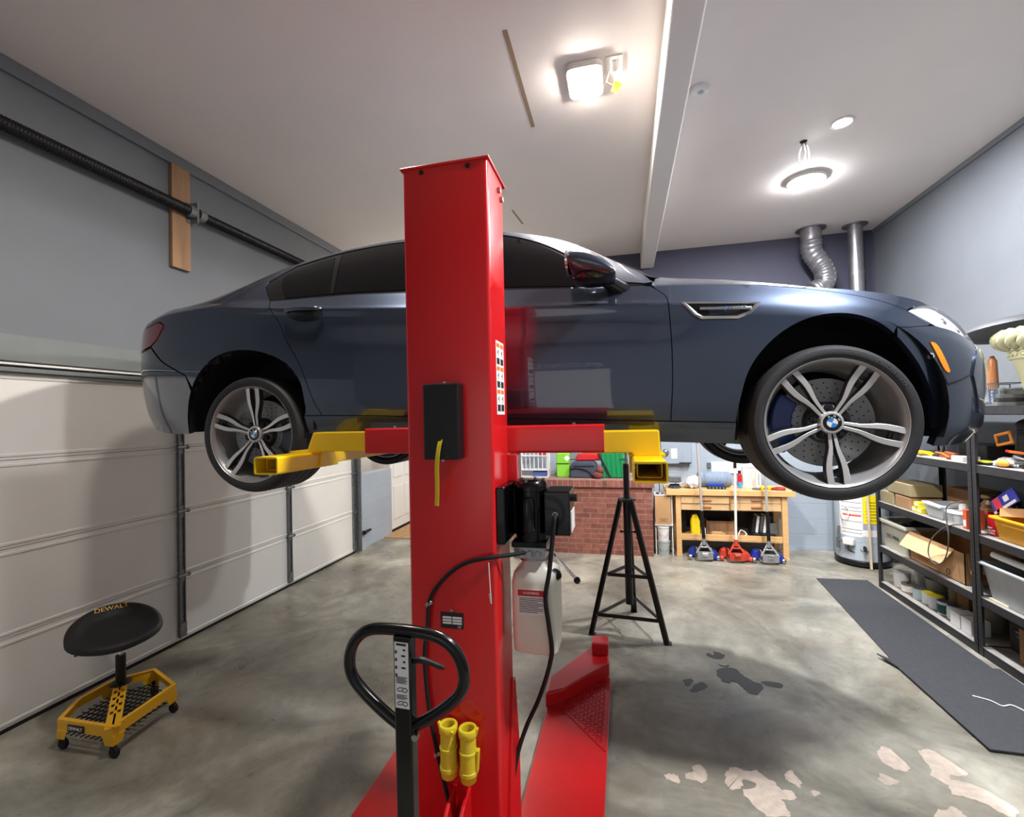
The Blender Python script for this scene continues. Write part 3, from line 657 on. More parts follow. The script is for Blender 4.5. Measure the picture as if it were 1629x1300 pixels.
panel('door_glass', [(1.175,1.012),(1.155,1.393),(1.475,1.388),(1.62,1.346),(1.78,1.245),(1.916,1.13),(1.985,1.05),(1.985,1.012)], M['glass'], off=-.001, thick=.006)
M['alu'] = mat('bright_trim', (200,204,210), rough=.2, metal=1)
panel('pillar_trim', [(.486,1.012),(.398,1.345),(.436,1.375),(.508,1.012)], M['gblk'], off=.001, thick=.004)
# inner dark body shell, floor and wheel tubs
gs = np.linspace(S_MIN+.002, S_MAX-.002, 150); gv = np.concatenate([np.linspace(.01,1,26), np.linspace(1.04,2,20)])
ga, gb = np.meshgrid(gs, gv, indexing='ij'); w = S(ga.ravel(), gb.ravel()) - SN(ga.ravel(), gb.ravel())*.022; w[gb.ravel() > 1.99, 1] = 0
nv_ = len(gv); FW, RW = (2.985, 1.885, .405), (-.02, 1.875, .425)
b = MB(); vsx = []
for sd in (1, -1): vsx += [tuple(p) for p in c2w(w*np.array([1,sd,1]))]
fs = []
for sd in (0, 1):
    for i in range(len(gs)-1):
        for j in range(nv_-1):
            q = [i*nv_+j, (i+1)*nv_+j, (i+1)*nv_+j+1, i*nv_+j+1]; c = w[q].mean(0)
            if gb.ravel()[q[0]] < .95 and any((c[0]-a)**2+(c[2]-z)**2 < r*r and abs(c[1]) > .5 for a, z, r in (FW, RW)): continue
            if gb.ravel()[q[0]] < .6 and any(abs(c[0]-a) < r-.005 and c[2] < z and abs(c[1]) > .5 for a, z, r in (FW, RW)): continue
            fs.append(tuple(k+sd*len(w) for k in (q if sd else q[::-1])))
b.add(vsx, fs); b.build('inner_shell', M['well'], car, fix=False)
b = MB()
for x0, x1, hwid in ((-.84,-.44,.72),(-.44,.41,.56),(.41,2.575,.84),(2.575,3.395,.56),(3.395,3.55,.58)):
    z = float(np.interp((x0+x1)/2, [-1,.2,2.5,3.6],[1.90,1.86,1.80,1.77])); 
    b.b2((CX0+x0, CY0-hwid, z), (CX0+x1, CY0+hwid, z+.02))
b.build('underbody', M['well'], car, smooth=0)
for (a, z, r) in (FW, RW):
    for sd in (1, -1):
        b = MB(); n = 36; vs = []; fs = []; lo = -20 if a > 1 else -7
        for i in range(n+1):
            t = R(lo+(180-2*lo)*i/n); 
            for yy in (.915, .56): vs.append(tuple(c2w(np.array([a+r*math.cos(t), sd*yy, z+r*math.sin(t)]))))
        for i in range(n): fs.append((i*2, i*2+1, i*2+3, i*2+2))
        k = len(vs); vs.append(tuple(c2w(np.array([a, sd*.56, z])))); 
        for i in range(n): fs.append((i*2+1, i*2+3, k))
        b.add(vs, fs).build('wheel_tub', M['well'], car)
# ---- wheels: local frame x forward, y out, z up around hub face
def wheel(xc, zc, sd, R_t, wid, a0, name='wheel', steer=0):
    hub = c2w(np.array([xc, sd*.90, zc])); hub = np.array(hub)
    def L(p): return (hub[0]+p[0], hub[1]-sd*p[1], hub[2]+p[2])
    def LL(ps): return [L(p) for p in ps]
    def prof(ps): return [(r, -sd*y+hub[1]) for r, y in ps]
    org = (hub[0], 0, hub[2])
    def lathe(ps, nm, m, par, n=64, closed=False, sm=40):
        return MB().lathe([(r, -sd*y) for r, y in ps], tuple(hub), n=n, axis='Y', closed=closed, cap=False).build(nm, m, par, smooth=sm)
    yo, yi = .036, .036-wid
    # rim barrel = the wheel part
    w = lathe([(.280,.020),(.281,.026),(.276,.030),(.270,.026),(.262,.004),(.255,-.02),(.240,-.06),(.236,-.12),(.238,-.20),(.262,yi+.03),(.276,yi+.022),(.276,yi+.012),(.266,yi+.012),(.250,-.20),(.246,-.12),(.250,-.05),(.268,.0)], name, M['barrel'], car, closed=True)
    Rt = R_t
    tp = [(.274,.024),(.285,.034),(.300,.038),(.318,.034),(Rt-.006,.016),(Rt-.001,.002)]
    for k in range(4):
        y0 = -.012 - k*(wid-.05)/4; y1 = y0-(wid-.05)/4
        tp += [(Rt, y0),(Rt, y1+.007),(Rt-.007,y1+.006),(Rt-.007,y1)]
    tp += [(Rt,yi+.022),(Rt-.004,yi+.012),(.318,yi-.004),(.295,yi-.004),(.274,yi+.012),(.265,yi+.05),(.258,-.1),(.262,.0)]
    tr = lathe(tp, 'tire', M['tire'], w, n=96, closed=True, sm=35)
    # shoulder tread sipes
    b = MB()
    for i in range(64):
        a = 2*PI*i/64; e = (math.cos(a), 0, math.sin(a)); t = (-math.sin(a), 0, math.cos(a))
        b.bar(L((e[0]*(Rt-.012), .013, e[2]*(Rt-.012))), L((e[0]*(Rt+.0006)+t[0]*.01, -.035, e[2]*(Rt+.0006)+t[2]*.01)), .004, .004)
    b.build('tread_sipes', M['black'], w, smooth=0)
    lathe([(.2745,.0275),(.277,.0325),(.2795,.0275)], 'rim_edge', M['silver'], w, n=72)
    # spokes: two arms that part from the hub, bow apart and meet the rim side by side
    rad = [.040,.075,.105,.130,.155,.180,.205,.235,.270]
    offs = [.009,.011,.0125,.017,.0235,.0285,.031,.031,.030]; wd = [.013,.015,.016,.019,.022,.024,.025,.026,.028]; dp = [-.012,-.006,.0,.003,.006,.009,.012,.016,.020]
    for k in range(5):
        th = R(a0+72*k); c, s_ = math.cos(th), math.sin(th); b = MB()
        for sg in (1, -1):
            vs = []; 
            for r, o, ww, y in zip(rad, offs, wd, dp):
                for lat, yy, in ((o-ww/2, y), (o+ww/2, y-.002), (o+ww/2+.004, y-.030), (o-ww/2-.003, y-.034)):
                    l = lat*sg; vs.append(L((c*r-s_*l, yy, s_*r+c*l)))
            n = len(rad); fsil = []; fg = []
            for i in range(n-1):
                for j in range(4):
                    f = (i*4+j, i*4+(j+1) % 4, i*4+4+(j+1) % 4, i*4+4+j); (fsil if j == 0 else fg).append(f)
            fg += [(0,1,2,3), tuple(range((n-1)*4, n*4))]
            b.add(vs, fsil, 0); o = len(b.v)-len(vs); b.f += [tuple(i+o for i in f) for f in fg]; b.m += [1]*len(fg)
        # recessed web between the arms near the rim and at the hub
        def web(r0, r1, y, hw0, hw1, mi):
            vs = []
            for r, h_, in ((r0, hw0), (r1, hw1)):
                for lat, yy in ((-h_, y), (h_, y), (h_, y-.02), (-h_, y-.02)): vs.append(L((c*r-s_*lat, yy, s_*r+c*lat)))
            b.add(vs, [(0,1,2,3),(4,5,6,7),(0,1,5,4),(1,2,6,5),(2,3,7,6),(3,0,4,7)], mi)
        web(.235,.262,-.004,.034,.032,1); web(.225,.238,-.012,.03,.034,1); web(.035,.10,-.016,.012,.012,1)
        b.build('spoke', [M['silver'], M['gunmetal']], w, smooth=50, bevel=.0022)
    # hub face, bolt holes, lug bolts
    lathe([(0,-.10),(.095,-.10),(.092,-.050),(.078,-.032),(.060,-.022),(.045,-.014),(.0,-.014)], 'hub', M['gunmetal'], w, n=40)
    for k in range(5):
        bo = MB(); pk = MB()
        th = R(a0+36+72*k); p = (math.cos(th)*.064, -.006, math.sin(th)*.064)
        pk.cyl(L((p[0],-.05,p[2])), L((p[0],-.0155,p[2])), .0175, n=16); bo.cyl(L((p[0],-.03,p[2])), L((p[0],-.012,p[2])), .0095, n=6)
        pk.build('bolt_pocket', M['well'], w); bo.build('wheel_bolt', M['black'], w, smooth=20)
    lathe([(.050,-.020),(.049,-.006),(.044,.002),(.037,.003),(.036,.0)], 'hub_ring', M['silver'], w, n=40)
    # cap roundel: dark ring, silver edge, blue and white quarters
    lathe([(0,-.01),(.0355,-.01),(.0355,.001),(.034,.003),(.0,.003)], 'center_cap', M['gblk'], w, n=40)
    lathe([(.0212,.003),(.0218,.0042),(.0226,.003)], 'cap_ring', M['chrome'], w, n=40)
    for nm, mm, qs in (('roundel_blue', M['rblue'], (1,3)), ('roundel_white', M['white'], (0,2))):
        b = MB()
        for q in qs:
            pts = [(0,0)]+[(.0212*math.cos(R(90*q+15*i)), .0212*math.sin(R(90*q+15*i))) for i in range(7)]
            rot = R(a0-56-20); pts = [(x*math.cos(rot)-z*math.sin(rot), x*math.sin(rot)+z*math.cos(rot)) for x, z in pts]
            b.add([L((x,.0038,z)) for x, z in pts]+[L((x,.002,z)) for x, z in pts], [tuple(range(8)), tuple(range(15,7,-1))])
        b.build(nm, mm, w, smooth=0)
    for k, ch in enumerate('BMW'):
        th = R(90+a0-56-20+45-45*k-45+45); r = .0285; 
        if sd > 0: text('cap_letter', ch, .0125, L((math.cos(th)*r, .0034, math.sin(th)*r)), (math.sin(th),0,-math.cos(th)), (math.cos(th),0,math.sin(th)), M['white'], w, ext=.0003)
    # brake disc and caliper
    db = MB().lathe([(.085,-sd*-.075),(.198,-sd*-.075),(.198,-sd*-.105),(.085,-sd*-.105)], tuple(hub), n=64, axis='Y', closed=True); dh = db; nf_ = len(db.f)
    for i in range(24):
        for j in range(4):
            a = R(15*i+j*5); r = .112+.022*j; dh.cyl(L((r*math.cos(a),-.076,r*math.sin(a))), L((r*math.cos(a),-.0742,r*math.sin(a))), .0034, n=8)
    db.m = [0]*nf_+[1]*(len(db.f)-nf_); db.build('brake_disc', [M['disc'], M['well']], w)
    lathe([(0,-.07),(.088,-.07),(.095,-.078),(.095,-.10)], 'disc_bell', M['gunmetal'], w, n=40)
    c0 = 180 if xc > 1 else 0
    poly = []
    for i in range(13): a = R(c0-38+76*i/12); poly.append((.222*math.cos(a), .222*math.sin(a)))
    for i in range(13): a = R(c0+38-76*i/12); poly.append((.138*math.cos(a), .138*math.sin(a)))
    fo = L((0,-.062,0))
    MB().prism(poly, .07, (fo, (1,0,0), (0,0,1) if sd > 0 else (0,0,1))).build('brake_caliper', M['caliper'] if xc > 1 else M['well'], w, smooth=30, bevel=.006) if sd < 0 else MB().prism([(x, z) for x, z in poly], -.07, (fo, (1,0,0), (0,0,1))).build('brake_caliper', M['caliper'] if xc > 1 else M['gunmetal'], w, smooth=30, bevel=.006)
    MB().cyl(L((0,-.10,0)), L((0,-.42,0)), .045, n=14).build('axle_stub', M['well'], w)
    if sd > 0:
        def ring_text(bodys, r, th0, size, m):
            for i, ch in enumerate(bodys):
                th = R(th0) - i*size*.78/r
                text('sidewall_letter', ch, size, L((math.cos(th)*r,.0385,math.sin(th)*r)), (math.sin(th),0,-math.cos(th)), (math.cos(th),0,math.sin(th)), m, w, ext=.0004)
        if xc > 1: ring_text('MICHELIN', .3045, 56, .024, M['tirebump'])
        else: ring_text('PILOT', .3045, 120, .02, M['tirebump'])
    return w
M['rblue'] = mat('roundel_blue', (40,130,205), rough=.25, coat=.6)
for sd in (1, -1):
    wheel(2.968, 1.814, sd, .338, .265, 57 if sd > 0 else 20); wheel(.0, 1.805, sd, .336, .295, 89 if sd > 0 else 40)
# ---- vent in the fender
def onsurf(s, v, off=0, sd=1):
    p = S(s, v)[0] + SN(s, v)[0]*off; return tuple(c2w(p*np.array([1,sd,1])))
VO = [(2.358,.838),(2.698,.846),(2.685,.815),(2.653,.762),(2.60,.732),(2.445,.728),(2.415,.752),(2.385,.80)]
VI = [(2.385,.826),(2.672,.832),(2.66,.806),(2.637,.775),(2.592,.750),(2.455,.746),(2.43,.765),(2.405,.80)]
for sd in (1, -1):
    b = MB(); vs = []; n = len(VO)
    for (a, c) in zip(VO, VI): vs += [onsurf(*a, .0005, sd), onsurf(*[(p+q)/2 for p, q in zip(a, c)], .006, sd), onsurf(*c, .001, sd), onsurf(*c, -.012, sd)]
    fs = []
    for i in range(n):
        j = (i+1) % n
        for k in range(3): fs.append((i*4+k, i*4+k+1, j*4+k+1, j*4+k))
    vt = b.add(vs, fs).build('fender_vent', M['alu'], car, smooth=50)
    b = MB(); b.add([onsurf(*c, .0015, sd) for c in VI]+[onsurf(*c, -.01, sd) for c in VI], [tuple(range(n)), tuple(range(2*n-1,n-1,-1))]+[(i,(i+1)%n,n+(i+1)%n,n+i) for i in range(n)]); b.build('vent_insert', M['gblk'], vt, smooth=0)
    MB().bar(onsurf(2.44,.792,.006,sd), onsurf(2.655,.797,.006,sd), .012, .008, up=(0,1,0)).build('vent_blade', M['alu'], vt, bevel=.002)
    c = onsurf(2.60,.793,.0125,sd)
    for dx, ch, mm in ((-.052,'/',M['rblue']),(-.040,'/',M['caliper']),(-.028,'/',M['tail'])): text('badge_stripe', ch, .03, (c[0]+dx*sd, c[1], c[2]), (sd,0,-.03*sd), Z, mm, vt, sx=1.2)
    text('badge', 'M5', .026, (c[0]+.012*sd, c[1], c[2]), (sd,0,-.03*sd), Z, M['chrome'], vt, ext=.001, shear=.25, sx=1.15)
    # side marker, sensor
    MK = sp([(3.352,.672),(3.370,.674),(3.388,.650),(3.408,.584),(3.436,.464),(3.414,.466),(3.390,.540),(3.370,.615)],2)
    panel('side_marker', MK, M['amber'], off=.004, thick=.008, sym='near' if sd > 0 else 'far', d=.02)
    p0, p1 = onsurf(3.350,.575,-.004,sd), onsurf(3.350,.575,.005,sd); sno = MB().cyl(p0, p1, .013, n=18).build('parking_sensor', M['silver'], car)
    MB().cyl(p1, onsurf(3.350,.575,.0062,sd), .006, n=14).build('sensor_centre', M['gblk'], sno)
    # door handles with bowl
    for s0 in (.362, 1.30):
        bw = MB(); n = 22
        vs = [onsurf(s0+.118*math.cos(2*PI*i/n), .785+.058*math.sin(2*PI*i/n), .0008, sd) for i in range(n)]+[onsurf(s0+.07*math.cos(2*PI*i/n), .785+.032*math.sin(2*PI*i/n), .0012, sd) for i in range(n)]
        bw.add(vs, [(i,(i+1)%n,n+(i+1)%n,n+i) for i in range(n)]+[tuple(range(n,2*n))]); hb = bw.build('handle_bowl', M['gblk'], car)
        pth = [onsurf(s0-.112,.795,.004,sd), onsurf(s0-.085,.806,.026,sd), onsurf(s0,.815,.034,sd), onsurf(s0+.085,.818,.026,sd), onsurf(s0+.112,.815,.004,sd)]
        MB().ring(cr(pth,5), [.008]+[.0115]*19+[.008], n=10).build('door_handle', M['paint'], hb)
    # mirror
    def mw(x, y, z):
        x = 1.86+(x-1.86)*.85+.098; z -= .118 + (.04*(x-1.84) if x > 1.84 else 0)
        return tuple(c2w(np.array([x, y*sd, z])))
    b = MB(); secs = []
    for t, (x, y, z, rx, rz) in enumerate(((1.735,.99,2.708,.006,.03),(1.75,.99,2.706,.045,.066),(1.80,.995,2.700,.062,.080),(1.87,.995,2.685,.06,.078),(1.94,.99,2.660,.048,.062),(1.985,.98,2.640,.026,.036),(1.995,.98,2.635,.006,.01))):
        secs.append([(x + (.0), y+.115*math.cos(2*PI*i/20), z+.86*rz*math.sin(2*PI*i/20)) for i in range(20)])
    vs = [mw(*p) for s_ in secs for p in s_]; fs = []
    for i in range(len(secs)-1):
        for j in range(20): fs.append((i*20+j, i*20+(j+1)%20, i*20+20+(j+1)%20, i*20+20+j))
    fs += [tuple(range(20)), tuple(range((len(secs)-1)*20, len(secs)*20))]
    mr = b.add(vs, fs).build('wing_mirror', M['paint'], car, smooth=50, sub=1)
    MB().add([mw(1.73,.99+.10*math.cos(2*PI*i/20),2.708+.058*math.sin(2*PI*i/20)) for i in range(20)]+[mw(1.742,.99+.10*math.cos(2*PI*i/20),2.708+.058*math.sin(2*PI*i/20)) for i in range(20)], [tuple(range(20)), tuple(range(39,19,-1))]+[(i,(i+1)%20,20+(i+1)%20,20+i) for i in range(20)]).build('mirror_glass', M['chrome'], mr)
    b = MB(); b.ring([mw(1.90,.97,2.655), mw(1.96,.90,2.635), mw(2.03,.84,2.605)], [.040,.036,.044], n=14); b.build('mirror_stalk', M['gblk'], mr)
    b = MB(); b.ball(mw(1.868,.988,2.632), (.094,.100,.034), 24, 14); b.build('mirror_skirt', M['gblk'], mr)
# moulded edges of the front bumper corner
panel('bumper_blade', [(3.572,.435),(3.605,.62),(3.63,.74),(3.70,.80),(3.76,.74),(3.76,.42),(3.69,.27),(3.625,.20)], M['paint'], off=.007, thick=.012)
panel('bumper_crease', [(3.398,.472),(3.426,.372),(3.493,.400),(3.566,.444),(3.568,.430),(3.494,.386),(3.428,.356),(3.388,.462)], M['gblk'], off=.002, thick=.004, d=.015)
# ================================================================ LIFT
M['red'] = mat('lift_red', (212,26,30), rough=.28, coat=.35, coat_r=.15); M['yel'] = mat('lift_yellow', (250,206,8), rough=.36, coat=.25)
M['redp'] = mat('lift_red_plate', (200,18,22), rough=.3, coat=.35, var=.05, vscale=14)
M['paper'] = mat('label_white', (232,232,230), rough=.5); M['orange'] = mat('label_orange', (232,120,40), rough=.5); M['ink'] = mat('label_ink', (30,30,32), rough=.6)
M['tank'] = mat('tank_plastic', (226,222,208), rough=.4, spec=.4); M['redlab'] = mat('label_red', (190,28,34), rough=.5)
M['strap'] = mat('yellow_strap', (226,200,40), rough=.6); M['plasty'] = mat('yellow_plastic', (222,200,46), rough=.4)
lift = thing('car_lift', 'red single-column car lift with yellow arms under the car', 'car lift', (-.695, 1.91, 0))
CXL, CXR, CYF, CYB, CZ = -.882, -.509, 1.80, 2.035, 2.92
# column: folded channel open toward the car
def chan(o):
    r = .016; pts = []
    x0, x1, y0, y1 = CXL-o, CXR+o, CYF-o, CYB
    pts += [(x0, y1)]
    for (cx_, cy_, a0) in ((x0+r, y0+r, 180), (x1-r, y0+r, 270)):
        for i in range(6): a = R(a0+90*i/5); pts.append((cx_+r*math.cos(a), cy_+r*math.sin(a)))
    pts += [(x1, y1)]
    return pts
out, inn = chan(0), chan(-.012)
loop = out + inn[::-1]
n = len(loop); b = MB()
vs = [(x, y, .03) for x, y in loop] + [(x, y, CZ) for x, y in loop]
fs = [(i, (i+1) % n, n+(i+1) % n, n+i) for i in range(n)]
h = len(out)
for i in range(h-1): fs += [(i, i+1, n-2-i, n-1-i), (n+i, n+n-1-i, n+n-2-i, n+i+1)]
col_ = b.add(vs, fs).build('column', M['red'], lift, smooth=45)
for i in range(2): MB().b2((CXL+.02+i*.2, CYB-.03, .1), (CXL+.035+i*.3, CYB+.0, CZ-.1)).build('guide_rail', M['red'], col_, smooth=0)
MB().b2((CXL-.008, CYF-.008, CZ-.004), (CXR+.008, CYB+.035, CZ+.006)).build('column_cap', M['red'], lift, bevel=.003)
MB().b2((CXL-.003, CYF-.006, CZ-.07), (CXR+.003, CYF+.002, CZ-.003)).build('cap_apron', M['red'], col_, bevel=.002) if False else None
for x in (-.795, -.592): MB().lathe([(.011,0),(.011,.0015),(0,.0015)], (x,CYF-.0018,CZ-.022), n=14, axis='Y').build('bolt_hole', M['ink'], col_)
for y, z in ((1.965,2.862),(2.005,2.838)): MB().cyl((CXR-.004,y,z),(CXR+.012,y,z),.013,n=8).build('cap_bolt', M['steel'], col_, smooth=20)
# carriage and sleeves behind the column
MB().b2((CXL+.03, CYB-.10, 1.50), (CXR-.03, CYB+.03, 2.0)).build('carriage', M['red'], lift, bevel=.006)
MB().b2((CXR-.004, CYB-.02, 1.53), (CXR+.045, CYB+.07, 1.705)).build('carriage_lug', M['red'], lift, bevel=.004)
MB().b2((CXL-.045, CYB-.02, 1.53), (CXL+.004, CYB+.07, 1.705)).build('carriage_lug', M['red'], lift, bevel=.004)
def rtube(b, frame, w, h_, t, L, mi=0, r=.012):
    o_, i_ = rrect(w, h_, r), rrect(w-2*t, h_-2*t, max(.003, r-t)); n = len(o_); O, x, y = [Vector(q) for q in frame]; z = x.cross(y)
    ring = lambda P, k: [O+x*p[0]+y*p[1]+z*k for p in P]
    vs = ring(o_,0)+ring(i_,0)+ring(o_,L)+ring(i_,L); fs = []
    for i in range(n):
        j = (i+1) % n
        fs += [(i,j,2*n+j,2*n+i),(n+j,n+i,3*n+i,3*n+j),(j,i,n+i,n+j),(2*n+i,2*n+j,3*n+j,3*n+i)]
    return b.add(vs, fs, mi)
SYF = 2.03
b = MB(); rtube(b, ((-1.215, SYF+.06, 1.770), Y, Z), .12, .122, .008, 1.13)
MB().cyl((-1.06,SYF+.05,1.829),(-1.06,SYF+.05,1.838),.009,n=8)
b.build('arm_sleeve', M['red'], lift, smooth=40)
for x in (-1.075, -.215): MB().cyl((x,SYF+.04,1.829),(x,SYF+.04,1.840),.008,n=8).build('set_bolt', M['steel'], lift)
def arm(sg):
    cx_ = -.65; bx = -1.578 if sg < 0 else .090; zt = 1.675 if sg < 0 else 1.654; zz = .004 if sg < 0 else -.010
    xe0 = -1.212 if sg < 0 else -.083; xe1 = -1.535 if sg < 0 else .142
    b = MB(); zt1 = 1.812+zz; zb1 = 1.716+zz
    if sg < 0: poly = [(xe0+.1, zb1), (xe0+.1, zt1), (xe1+.025, zt1), (xe1-.012, 1.722), (xe1-.012, 1.712), (xe1+.09, zb1)]
    else: poly = [(xe0-.1, zb1), (xe0-.1, zt1), (xe1, zt1), (xe1+.004, 1.692), (xe1-.105, 1.692), (xe1-.115, zb1)]
    b.prism(poly, -.098, ((0, SYF+.012, 0), X, Z))
    a = b.build('swing_arm', M['yel'], lift, smooth=0, bevel=.006)
    # tube running under the car
    b = MB(); rtube(b, ((bx, 1.80, zt), NX, Z), .126, .080, .007, .42); b.build('outer_tube', M['yel'], a, smooth=40)
    b = MB(); rtube(b, ((bx, 1.86, zt), NX, Z), .096, .058, .005, 2.15, r=.008); b.build('inner_tube', M['yel'], a, smooth=40)
    MB().b2((bx-.057, 1.90, zt-.02), (bx+.057, 1.905, zt+.02)).build('tube_shadow_plug', M['ink'], a, smooth=0) if False else None
    # gusset plates
    g = MB(); x1 = bx+.062 if sg < 0 else bx-.062; s_ = 1 if sg < 0 else -1
    g.prism([(2.09,zt-.038),(2.11,zt+.05),(2.21,zt+.05),(2.25,zt-.038)], .010*s_, ((x1 if sg < 0 else x1, 0, 0), Y, Z))
    g.b2((bx-.075, 2.05, zt+.036), (bx+.075, 2.22, zt+.048)); g.build('gusset', M['yel'], a, smooth=0, bevel=.003)
    # pads under the sill
    for y in (2.42, 3.86):
        p = MB(); p.cyl((bx,y,zt+.0),(bx,y,zt+.075),.03,n=20); p.build('pad_post', M['steel'], a)
        MB().lathe([(.0,0),(.055,0),(.058,.006),(.058,.022),(.0,.022)],(bx,y,zt+.075),n=28).build('rubber_pad', M['rubber'], a)
arm(-1); arm(1)
# pin ring hanging at the far left arm end is omitted; base
b = MB(); b.prism([(-1.285,.95),(-.135,.95),(-.135,3.36),(-.30,3.36),(-.52,3.12),(-.52,2.12),(-.87,2.12),(-.87,3.12),(-1.12,3.36),(-1.285,3.36)], .022, ((0,0,.012), X, Y))
b.build('base_plate', M['redp'], lift, smooth=0, bevel=.004)
for sg in (1, -1):
    cx_ = -.71
    g = lambda x: cx_+sg*(x-cx_)
    b = MB(); P = [(-.53,2.95),(-.53,3.15),(-.285,3.62),(-.155,3.62),(-.145,3.40),(-.42,3.02)]
    b.prism([(g(x), y) for x, y in (P if sg > 0 else P[::-1])], .10, ((0,0,.02), X, Y)); leg_ = b.build('base_leg', M['red'], lift, smooth=0, bevel=.012)
    MB().b2((g(-.275),3.63,.03),(g(-.155),3.50,.20)).build('leg_stop', M['red'], leg_, smooth=0, bevel=.008)
    # tread plate with raised bars
    b = MB(); P = [(-.46,2.99),(-.16,3.36),(-.145,3.36),(-.145,2.62)]
    b.prism([(g(x), y) for x, y in (P if sg > 0 else P[::-1])], .004, ((0,0,.034), X, Y))
    k = 0; poly = np.array(P)
    for iy in range(34):
        for ix in range(15):
            x, y = -.45+ix*.023, 2.63+iy*.023
            if pip(poly, np.array([[x, y]]))[0] and pip(poly, np.array([[x+.012, y+.012]]))[0] and pip(poly, np.array([[x-.012,y-.012]]))[0]:
                a_ = R(45 if (ix+iy) % 2 else -45); b.bar((g(x)-.0095*math.cos(a_), y-.0095*math.sin(a_), .0395), (g(x)+.0095*math.cos(a_), y+.0095*math.sin(a_), .0395), .006, .005)
    b.build('tread_plate', M['redp'], lift, smooth=0)
    b = MB(); b.prism([(1.86,.03),(2.09,.03),(2.09,.40),(2.035,.72),(2.0,.72)], .012*sg, ((CXR if sg > 0 else CXL,0,0), Y, Z)); b.build('column_gusset', M['red'], lift, smooth=0, bevel=.002)
    MB().cyl((g(-.47),1.95,.03),(g(-.47),1.30,.075),.02,n=8).build('anchor_bolt', M['gblack'], lift)
# tow handle
br = MB(); br.prism([(1.80,.03),(1.80,.40),(1.72,.385),(1.45,.20),(1.42,.03)], .014, ((-.705,0,0), Y, Z)); br.prism([(1.80,.03),(1.80,.40),(1.72,.385),(1.45,.20),(1.42,.03)], .014, ((-.645,0,0), Y, Z))
br.b2((-.705,1.42,.10),(-.631,1.50,.16)); br.build('handle_bracket', M['red'], lift, smooth=0, bevel=.003)
J0, J1 = Vector((-.538,1.075,.10)), Vector((-.506,1.0,1.382)); u_ = (J1-J0).normalized()
ho = MB(); ho.bar(J0, J1-u_*.005, .043, .032, up=(0,-1,.3)); th = ho.build('tow_handle', M['gblack'], lift, smooth=0, bevel=.004)
MB().b2((-.61,1.02,.03),(-.46,1.13,.12)).build('handle_yoke', M['gblack'], th, smooth=0, bevel=.004)
lat = Vector((1,0,0)); lat = (lat-u_*lat.dot(u_)).normalized()
Jn = J1-u_*.235
LP = [(0,.0),(.055,.034),(.112,.080),(.140,.118),(.142,.162),(.122,.205),(.080,.231),(0,.237)]
pts = [Jn+lat*a+u_*c for a, c in LP]+[Jn-lat*a+u_*c for a, c in LP[::-1][1:]]
MB().ring(cr([tuple(p) for p in pts],6), .0135, n=14).build('handle_loop', M['gblack'], th)
fn = lat.cross(u_); fn = fn if fn.y < 0 else -fn
lv = Jn+u_*.165; MB().ring(cr([tuple(lv+lat*.015+fn*-.004), tuple(lv+lat*.05+u_*.006), tuple(lv+lat*.098-u_*.006)],5), [.0075]*6+[.006]*4+[.003], n=8).build('release_lever', M['black'], th)
MB().cyl(tuple(Jn+lat*.03+fn*.01),tuple(Jn+lat*.03+fn*.022),.008,n=8).build('pivot_bolt', M['steel'], th)
so = Jn+u_*.140+fn*.0168
st = MB(); st.box(tuple(so), (.034,.155,.0008), Matrix((lat,u_,fn)).transposed()); lab = st.build('handle_label', M['paper'], th, smooth=0)
def pt(a, c, e=.0006): return tuple(so+lat*a+u_*c+fn*e)
lm = MB()
lm.bar(pt(-.012,.072),pt(.012,.072),.0008,.005,up=tuple(u_))
for k in range(4): lm.bar(pt(-.0155,.054-.018*k),pt(-.011,.054-.018*k),.0008,.007,up=tuple(u_))
for k in range(4): lm.bar(pt(.004-.004*(k % 2),.060-.014*k),pt(.010,.060-.014*k),.0008,.004,up=tuple(u_))
for k in range(12): lm.bar(pt(-.014,-.004-.0024*k if k < 7 else -.046-.0024*(k-7)),pt(.013-.006*(k % 3 == 2),-.004-.0024*k if k < 7 else -.046-.0024*(k-7)),.0008,.0010,up=tuple(u_))
for c0 in (-.034,-.066):
    lm.ring([pt(.007+.006*math.cos(R(t)),c0+.005*math.sin(R(t))) for t in range(0,360,30)], .0010, n=5, closed=True)
    lm.ring([pt(-.013,c0),pt(-.006,c0+.005),pt(.002,c0+.005)], .0010, n=5); lm.ring([pt(-.012,c0-.003),pt(0,c0-.003)], .0010, n=5)
lm.build('label_print', M['ink'], th, smooth=0)
# front box with strap, name plate, hose
MB().b2((-.778,CYF-.068,1.708),(-.630,CYF,2.010)).build('lock_box', M['black'], lift, smooth=0, bevel=.006)
MB().prism(rrect(.022,.085,.01), .002, ((-.712,CYF-.0705,1.755), NX, Z)).build('strap_slot', M['ink'], lift, smooth=0)
bxo = MB(); 
for (a, z) in ((-.70,2.014),(-.71,1.703)): bxo.cyl((a,CYF-.03,z-.005),(a,CYF-.03,z+.005),.007,n=8)
bxo.build('box_screws', M['steel'], lift)
sp_ = [(-.704,CYF-.06,1.80),(-.709,CYF-.078,1.76),(-.716,CYF-.085,1.69),(-.723,CYF-.07,1.60),(-.730,CYF-.06,1.525)]
b = MB(); pth = cr(sp_, 6); vs = []
for p in pth: vs += [(p[0]-.0085,p[1],p[2]),(p[0]+.0085,p[1]-.002,p[2]),(p[0]+.0085,p[1]+.001,p[2]),(p[0]-.0085,p[1]+.003,p[2])]
fs = [(0,1,2,3), tuple(range(len(vs)-4,len(vs)))]
for i in range(len(pth)-1):
    for j in range(4): fs.append((i*4+j,i*4+(j+1)%4,i*4+4+(j+1)%4,i*4+4+j))
b.add(vs, fs).build('release_strap', M['strap'], lift, smooth=30)
